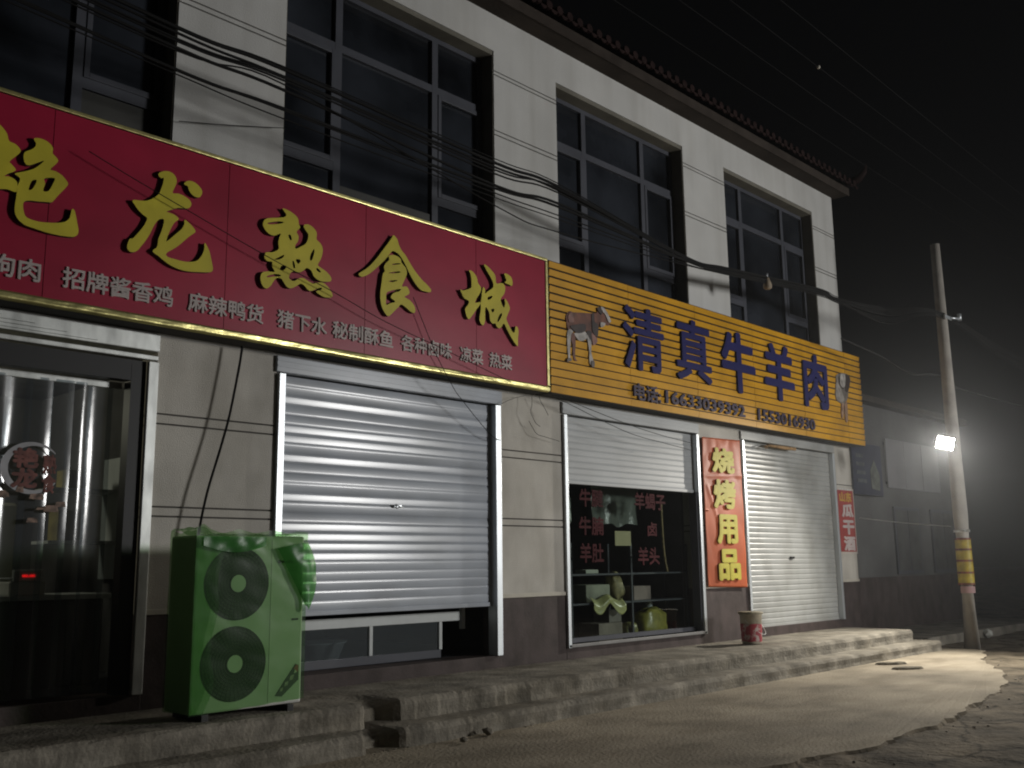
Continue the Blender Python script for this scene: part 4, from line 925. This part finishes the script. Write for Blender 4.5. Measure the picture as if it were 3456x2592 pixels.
carton(9.976, 10.46, 8.29, 8.60, .998, 1.22, pale, 'pale green box on the middle rack shelf')
carton(10.98, 11.36, 8.29, 8.58, .998, 1.182, mat('pinkish_box', (.30,.24,.22), .8, var=.2), 'low pinkish box on the middle rack shelf', 'box')
carton(10.19, 10.68, 8.27, 8.60, .502, .73, card, 'grey brown cardboard box on the floor under the shelf')
carton(10.43, 10.69, 8.29, 8.55, .734, .886, mat('grey_box', (.22,.20,.18), .8, var=.2), 'small grey box stacked on the cardboard box')
carton(9.957, 10.21, 8.27, 8.45, 1.364, 1.412, mat('white_tray', (.42,.45,.38), .6, var=.15), 'flat white tray on the top rack shelf', 'tray', 'food_tray')
q = MB()
def drape(u, v):
    x = 9.996+u*.674
    z = 1.076-.035*math.sin(u*9)-v*(.10+.09*abs(math.sin(u*5.2+.6)))-.03*u
    return (x, 8.262-.075*min(1, v*2)-.02*noise.noise((x*6, z*8, 0)), z)
q.grid(drape, 26, 10)
dr_ = q.build('plastic_bag', pl_y); dr_.modifiers.new('thickness', 'SOLIDIFY').thickness = .004
tag(dr_, 'crumpled pale yellow plastic bag draped over the shelf edge', 'bag')
bag((11.49, 8.42, .69), (.32, .15, .185), 3.0, 'plastic_bag', pl_g, 'bulging green yellow plastic bag on the floor', 'bag')
bag((10.93, 8.36, .61), (.14, .09, .10), 8.0, 'plastic_bag', mat('bag_dull', (.25,.24,.08), .4, var=.4, scale=14), 'small dull yellow bag lying beside the bulging bag', 'bag')
o = bag((0, 0, 0), (.115, .09, .19), 5.0, 'paper_bag', pl_t, 'leaning tan paper bag on the middle rack shelf', 'bag')
o.location = (10.75, 8.43, 1.185); o.rotation_euler = (0, R(-24), 0)
q = MB(); q.lathe((11.80, 8.66, .502), [(.08,0),(.115,.004),(.12,.30),(.06,.38),(.045,.45),(.05,.455)], 24)
q.tube([(11.88,8.64,.86),(11.96,8.62,.82),(11.97,8.61,.70),(11.92,8.62,.64)], .014, 8)
tag(q.build('water_jug', M['white_metal']), 'shiny white metal jug behind the bulging bag', 'jug')
q = MB()
def sheet(u, v):
    x = 10.55+u*1.0; z = 2.02+v*.55
    return (x, 8.62+.05*noise.noise((x*5, z*2, 0)), z+.05*noise.noise((x*4, 1, 0))*(1-v))
q.grid(sheet, 24, 12)
tag(q.build('plastic_sheet', see_through('bag_film', (.55,.58,.55), (.30,.33,.29), .55, .25, bump=.5, bscale=12)), 'cloudy plastic sheet hanging behind the shop window', 'plastic sheet')
q = MB(); q.tube(smooth_path([(11.69,8.3,2.34),(11.70,8.3,1.94),(11.71,8.29,1.6),(11.74,8.27,1.365)], 5), .017, 8)
tag(q.build('bamboo_stick', mat('bamboo', (.42,.31,.15), .6, var=.3, scale=20)), 'thin bamboo stick hanging upright inside the shop window', 'stick')
q = MB(); q.box(10.405, 10.745, 8.134, 8.1365, 1.716, 1.906)
tag(q.build('paper_note', mat('note', (.46,.42,.25), .8, var=.08)), 'blank yellowish paper note stuck inside the shop window', 'note')
bag((9.64, 8.30, 2.14), (.055, .05, .20), 6.0, 'plastic_bag', mat('bag_white', (.55,.60,.55), .3, var=.4, scale=15), 'thin white bag hanging at the left edge of the shop window', 'bag')

# ================================================================== concrete pole and floodlight
PO = thing('utility_pole', 'round concrete utility pole with a yellow and red band near the steps', 'utility pole', (17.46, 6.27, 0))
q = MB(); q.tube([(17.46,6.27,-.05),(17.46,6.27,2.2),(17.44,6.27,4.6),(17.42,6.27,6.97)], [.132,.118,.098,.078], 28)
q.build('shaft', M['pole'], PO)
q = MB()
def wband(u, v):
    a = 2*math.pi*u; z = 1.06+v*.76; rr = .132-.0065*z+.004
    return (17.46+rr*math.cos(a), 6.27+rr*math.sin(a), z)
q.grid(wband, 36, 12)
BR_ = mat('band_red', (.24,.07,.03), .6, var=.5, scale=14)
wb = q.build('warning_band', mat('band_yellow', (.50,.38,.03), .5, var=.25, scale=9), PO)
for z in (1.06, 1.245, 1.44, 1.625, 1.80):
    q = MB()
    def rb(u, v, z=z):
        a = 2*math.pi*u; zz = z+v*.035; rr = .132-.0065*zz+.007
        return (17.46+rr*math.cos(a), 6.27+rr*math.sin(a), zz)
    q.grid(rb, 36, 1)
    q.build('stripe', BR_, wb)
q = MB()
def pinkp(u, v):
    a = R(150)+u*R(120); z = .93+v*.11; rr = .127+.004
    return (17.46+rr*math.cos(a), 6.27+rr*math.sin(a), z)
q.grid(pinkp, 10, 2); q.build('paper_scrap', mat('pink_paper', (.48,.30,.30), .8), PO)
q = MB(); q.box(17.30, 17.60, 6.16, 6.19, 5.60, 5.66, .004); q.tube([(17.52,6.15,5.63),(17.80,6.10,5.65)], .022, 8); q.tube([(17.80,6.10,5.62),(17.80,6.10,5.74)], .035, 10)
q.build('crossarm', M['rail'], PO)
q = MB(); q.lathe((17.455,6.27,1.93), [(.128,0),(.130,.003),(.130,.035),(.128,.038)], 24); q.box(17.32, 17.36, 6.10, 6.16, 1.93, 1.97)
q.build('clamp', M['rail'], PO)
FL = thing('floodlight', 'small lit floodlight fixed to the front of the concrete pole', 'floodlight', (17.2, 6.18, 3.3))
dirv = Vector((-1.0, -0.42, -0.25)).normalized()
rt = dirv.cross(Vector((0,0,1))).normalized(); upv = rt.cross(dirv)
rt, upv = rt*math.cos(R(14))+upv*math.sin(R(14)), upv*math.cos(R(14))-rt*math.sin(R(14))
c0 = Vector((16.97, 6.235, 3.40))
def obox(b, c, hx, hz, d0, d1, m=0):
    pts = []
    for z in (-hz, hz):
        for sx, dd in ((-hx, d1), (hx, d1), (hx, d0), (-hx, d0)):
            pts.append(tuple(c+rt*sx+upv*z+dirv*dd))
    b.hexa(pts, m)
q = MB(); obox(q, c0, .145, .115, -.06, .015)
for k in range(5): obox(q, c0+upv*(-.08+.04*k), .13, .006, -.09, -.061)
fh = q.build('housing', M['black'], FL)
q = MB(); obox(q, c0, .128, .098, .0155, .022)
q.build('lens', glow('lamp_white', (1.0,.97,.90), 70.0), fh)
q = MB(); q.tube([tuple(c0+rt*.15), tuple(c0+rt*.16-dirv*.10), (17.30,6.20,3.36)], .012, 8); q.tube([tuple(c0-rt*.15), tuple(c0-rt*.16-dirv*.10), (17.34,6.18,3.36)], .012, 8)
q.build('bracket', M['rail'], FL)

# ================================================================== cables
CABLES = [(4,[(3.085,7.6,4.785),(3.409,7.6,4.678),(3.688,7.6,4.592),(4.714,7.6,4.283),(5.481,7.6,4.083),(6.117,7.6,3.899),(6.916,7.6,3.729),(7.925,7.6,3.504)]),(4,[(6.534,7.66,4.24),(6.67,7.66,3.994),(6.865,7.66,3.661),(7.122,7.7,3.38),(7.35,7.8,3.27),(7.874,7.9,2.95),(8.116,7.96,2.895)]),(11,[(4.674,7.85,3.471),(4.665,7.85,3.395),(4.644,7.85,3.243),(4.572,7.85,2.831),(4.497,7.85,2.535),(4.387,7.85,2.142),(4.325,7.85,1.813),(4.31,7.85,1.663)]),(4,[(8.593,7.75,3.449),(8.989,7.75,3.421),(9.664,7.75,3.269),(10.357,7.75,3.135),(11.11,7.75,3.071),(11.716,7.75,3.023)]),(4,[(8.681,7.72,3.496),(9.238,7.72,3.403),(10.145,7.72,3.263),(10.88,7.72,3.176),(11.72,7.72,3.116)]),(3,[(8.537,7.85,3.456),(8.535,7.85,3.34),(8.511,7.85,3.261),(8.543,7.85,3.203),(8.597,7.85,3.132),(8.675,7.85,3.097)]),(3,[(8.662,7.85,3.462),(8.694,7.85,3.396),(8.761,7.85,3.325),(8.822,7.85,3.246)]),(3,[(8.534,7.9,3.154),(8.594,7.9,3.083),(8.677,7.9,3.01),(8.83,7.9,2.988),(9.075,7.9,2.957)]),(3,[(8.077,7.9,3.313),(8.184,7.9,3.362),(8.336,7.9,3.417),(8.457,7.9,3.446)]),(4,[(3.984,7.9,5.436),(4.504,7.9,5.565),(5.072,7.9,5.721)])]
def cable(pts, rad, label, group, m='cable', seg=6, n=8):
    P_ = smooth_path(pts, n)
    if isinstance(rad, list):
        k_ = 8*n+n; rad = [rad[0]]*(k_+n)+[rad[-1]]*len(P_); rad = rad[:len(P_)]
    q = MB(); q.tube(P_, rad, seg)
    return tag(q.build('overhead_cable', M[m]), label, 'cable', group)
for i, (rad, pts) in enumerate(BUNDLE):
    x0, y0, z0 = pts[0]; dz = max(-.02, min(.15, (6.15+.03*i-z0)/3.0))
    left = [(-2.5, 7.2, z0+.55-.02*i), (1.2, 7.2, z0+.20-.004*i)]
    mid = [(p[0], p[1]+random.uniform(-.03,.03), p[2]+random.uniform(-.006,.006)) for p in pts]
    # loops that dip between the far pier and the pole, then run on down the street
    sag = .02+.012*i if i != 6 else .30
    end = [(16.5, 6.85, 5.78-.02*i-sag*.6), (17.36, 6.2, 5.70-.012*i), (22, 6.1, 5.45-.03*i), (34, 6.2, 6.1+.02*i), (60, 6.2, 6.3)]
    cable(left+mid+end, [rad*.0012]*33+[rad*.0006]*40, 'black cable in the sagging bundle crossing the upper facade to the pole', 'cables of the facade bundle')
names = ['thin black cable slanting down across the red signboard', 'thin dark wire dropping from the red signboard to the shutter rail',
 'thick black cable running from under the red signboard to the outdoor unit', 'thin wire slanting across the half-open shutter box, the lower of two',
 'thin wire slanting across the half-open shutter box, the upper of two', 'loose curled wire end hanging on the pier under the sign joint',
 'short straight wire end hanging on the pier, right of the curled one', 'thin wire sagging across the pier toward the half-open shutter',
 'short thin wire under the red sign corner beside the shutter rail', 'thin wire running level across the wall above the red signboard']
for i, (rad, pts) in enumerate(CABLES):
    cable(pts, rad*.001, names[i], None, 'cable' if i in (0,1,2) else 'grey_cable')
cable([(17.12,7.9,2.226),(17.3,7.2,2.12),(17.40,6.42,2.03)], .006, 'pale wire strung low from the end pier to the pole', None, 'white_metal')
cable([(15.44,7.2,5.11),(16.62,7.05,4.95),(16.9,6.7,4.64),(17.4,6.4,4.62),(19,6.4,4.5),(30,7,5.0)], .016, 'thick grey cable running from the building corner past the pole', None, 'grey_cable')
for y, z, x0 in ((6.36,8.55,0), (5.94,8.6,0), (5.48,8.6,0), (6.9,8.5,0)):
    cable([(-10,y,z+.1),(6,y,z-.05),(22,y,z-.25),(40,y,z-.1),(70,y,z)], .0045, 'thin power line high in the black sky above the road', 'high power lines', 'cable', 5, 6)
q = MB(); q.lathe((12.64,5.94,8.43), [(.008,0),(.02,.004),(.024,.02),(.02,.04),(.008,.044)], 14)
tag(q.build('insulator', M['moulding']), 'small white insulator on a high power line', 'insulator')
HB = thing('hanging_weight', 'small cream bulb-shaped weight hanging from the cable bundle', 'weight', (13.09, 7.2, 5.5))
q = MB(); q.lathe((13.09,7.2,5.50), [(.03,0),(.062,.02),(.066,.06),(.050,.12),(.030,.175),(.018,.185)], 18); q.build('body', mat('old_cream', (.36,.29,.21), .6, var=.3, scale=20), HB)
q = MB(); q.tube([(13.09,7.2,5.685),(13.095,7.2,5.72),(13.11,7.2,5.75)], .012, 8); q.build('hook', M['rail'], HB)
# yellow stick lying in the shutter slot
q = MB(); q.tube([(14.12,7.935,3.30),(14.6,7.93,3.295),(15.0,7.93,3.30)], [.022,.03,.028], 8)
for k in range(9): q.tube([(14.12,7.935,3.30),(13.98+.01*k,7.93-.004*k,3.27-.012*(k%5))], .004, 4)
tag(q.build('broom_brush', mat('brush_wood', (.42,.26,.12), .6, var=.3, scale=14)), 'short wooden brush hung at the top of the white shutter', 'brush')

# ================================================================== patches on the forecourt, stones
for x, y, sx, lab in ((14.20, 6.24, .24, 'dark oblong patch of dirt on the concrete, nearer the step'), (13.72, 5.80, .23, 'dark oblong patch of dirt on the concrete, nearer the road')):
    q = MB()
    pts = [(x+sx*math.cos(a)*(1+.25*noise.noise((a*2, x, 0)))*.72+ .07*math.sin(a), y-sx*math.cos(a)*.55*(1+.2*noise.noise((a*2, y, 3)))+.07*math.sin(a)) for a in [2*math.pi*k/28 for k in range(28)]]
    tp = [q.bm.verts.new((px, py, .062+.004*noise.noise((px*9, py*9, 0)))) for px, py in pts]
    lo = [q.bm.verts.new((x+(px-x)*1.12, y+(py-y)*1.12, .035)) for px, py in pts]
    cc = q.bm.verts.new((x, y, .068))
    for k in range(28):
        q.bm.faces.new((tp[k], tp[(k+1)%28], cc)); q.bm.faces.new((lo[k], lo[(k+1)%28], tp[(k+1)%28], tp[k]))
    tag(q.build('dirt_patch', mat('dirt', (.13,.11,.075), .95, var=.4, scale=12, bump=.8, bscale=40)), lab, 'dirt patch')
for c_, rd, lab in (((6.35,6.42,.075), .055, 'broken concrete lump lying below the chipped lower step'), ((5.95,6.30,.07), .04, 'smaller concrete lump on the forecourt near the broken step'), ((5.62,6.62,.12), .07, 'concrete rubble lump lodged in the broken gap of the steps')):
    q = MB(); q.rock(c_, rd, flat=.8); tag(q.build('concrete_lump', M['step']), lab, 'stone')
q = MB(); q.rock((20.2, 6.95, .10), .11, flat=.9)
tag(q.build('white_stone', mat('pale_stone', (.55,.55,.5), .8, var=.15)), 'pale stone block standing beside the side pavement', 'stone')

# ================================================================== the neighbouring building
NB = thing('neighbour_building', 'dim grey neighbouring building beyond the lane with dark foot', 'building', (21, 9.5, 0))
q = MB()
q.box(17.75, 24.0, 8.52, 8.8, 1.16, 2.62); q.box(17.75, 24.0, 8.52, 8.8, 2.62, 4.55)
q.build('wall', mat('grey_wall', (.115,.114,.112), .9, var=.28, scale=.8, bump=.3, bscale=30), NB)
q = MB(); q.box(17.75, 24.0, 8.50, 8.8, -.02, 1.158); q.build('plinth', M['plinth'], NB)
q = MB(); q.box(17.7, 24.1, 8.30, 8.85, 4.551, 4.68, .01); q.build('roof_edge', M['soffit'], NB)
for x0 in (20.0, 21.9):
    q = MB(); q.box(x0, x0+1.25, 8.475, 8.518, 1.2, 2.55, .006)
    dd = q.build('window', M['win_frame'], NB)
    q = MB(); q.box(x0+.06, x0+.6, 8.468, 8.474, 1.27, 2.48); q.box(x0+.65, x0+1.19, 8.468, 8.474, 1.27, 2.48); q.build('pane', mat('dusty_pane', (.07,.07,.068), .5, var=.3), dd)
q = MB(); q.box(19.75, 22.45, 8.44, 8.47, 2.92, 3.92, .005); q.box(20.62, 20.626, 8.436, 8.441, 2.93, 3.91, m=1); q.box(21.52, 21.526, 8.436, 8.441, 2.93, 3.91, m=1)
wp = q.build('panel', [mat('panel_white', (.22,.215,.225), .7, var=.15, scale=1.2), M['groove']], NB)
q = MB(); q.box(19.8, 22.4, 8.471, 8.518, 3.0, 3.05); q.box(19.8, 22.4, 8.471, 8.518, 3.8, 3.85); q.build('batten', M['win_frame'], wp)
BS = thing('blue_signboard', 'small dark blue signboard past the end of the shop row', 'signboard', (18.7, 8.4, 2.75))
q = MB(); q.box(18.05, 19.35, 8.38, 8.45, 2.72, 3.72, .008); q.build('board', mat('sign_blue', (.03,.035,.065), .5, var=.2), BS)
q = MB(); q.box(18.3, 18.36, 8.451, 8.518, 2.8, 3.6); q.box(19.0, 19.06, 8.451, 8.518, 2.8, 3.6); q.build('batten', M['win_frame'], BS)
q = MB(); q.prism([(18.82,2.85),(19.18,2.82),(19.22,3.10),(18.98,3.42),(18.80,3.20)], 8.372, 8.379)
q.build('emblem', mat('sign_pale', (.12,.13,.11), .6, var=.3, scale=6), BS)
q = MB()
for k in range(4): q.box(18.2, 18.62-.03*k, 8.373, 8.379, 2.95+.16*k, 3.02+.16*k)
q.build('print', mat('sign_print', (.09,.10,.11), .6, var=.3, scale=9), BS)

# ================================================================== added air volume, its glow stands in for lens glare
q = MB(); q.box(-190, 190, -190, 190, -1.2, 16)
hz = q.build('glare_haze', None)
hm = bpy.data.materials.new('glare_haze'); hm.use_nodes = True
nt = hm.node_tree; nt.nodes.clear()
out = nt.nodes.new('ShaderNodeOutputMaterial'); pv = nt.nodes.new('ShaderNodeVolumePrincipled')
pv.inputs['Color'].default_value = (.92,.95,1.0,1); pv.inputs['Density'].default_value = .0013; pv.inputs['Anisotropy'].default_value = 0.78
nt.links.new(pv.outputs[0], out.inputs['Volume'])
hz.data.materials.clear(); hz.data.materials.append(hm)
tag(hz, kind='stuff')
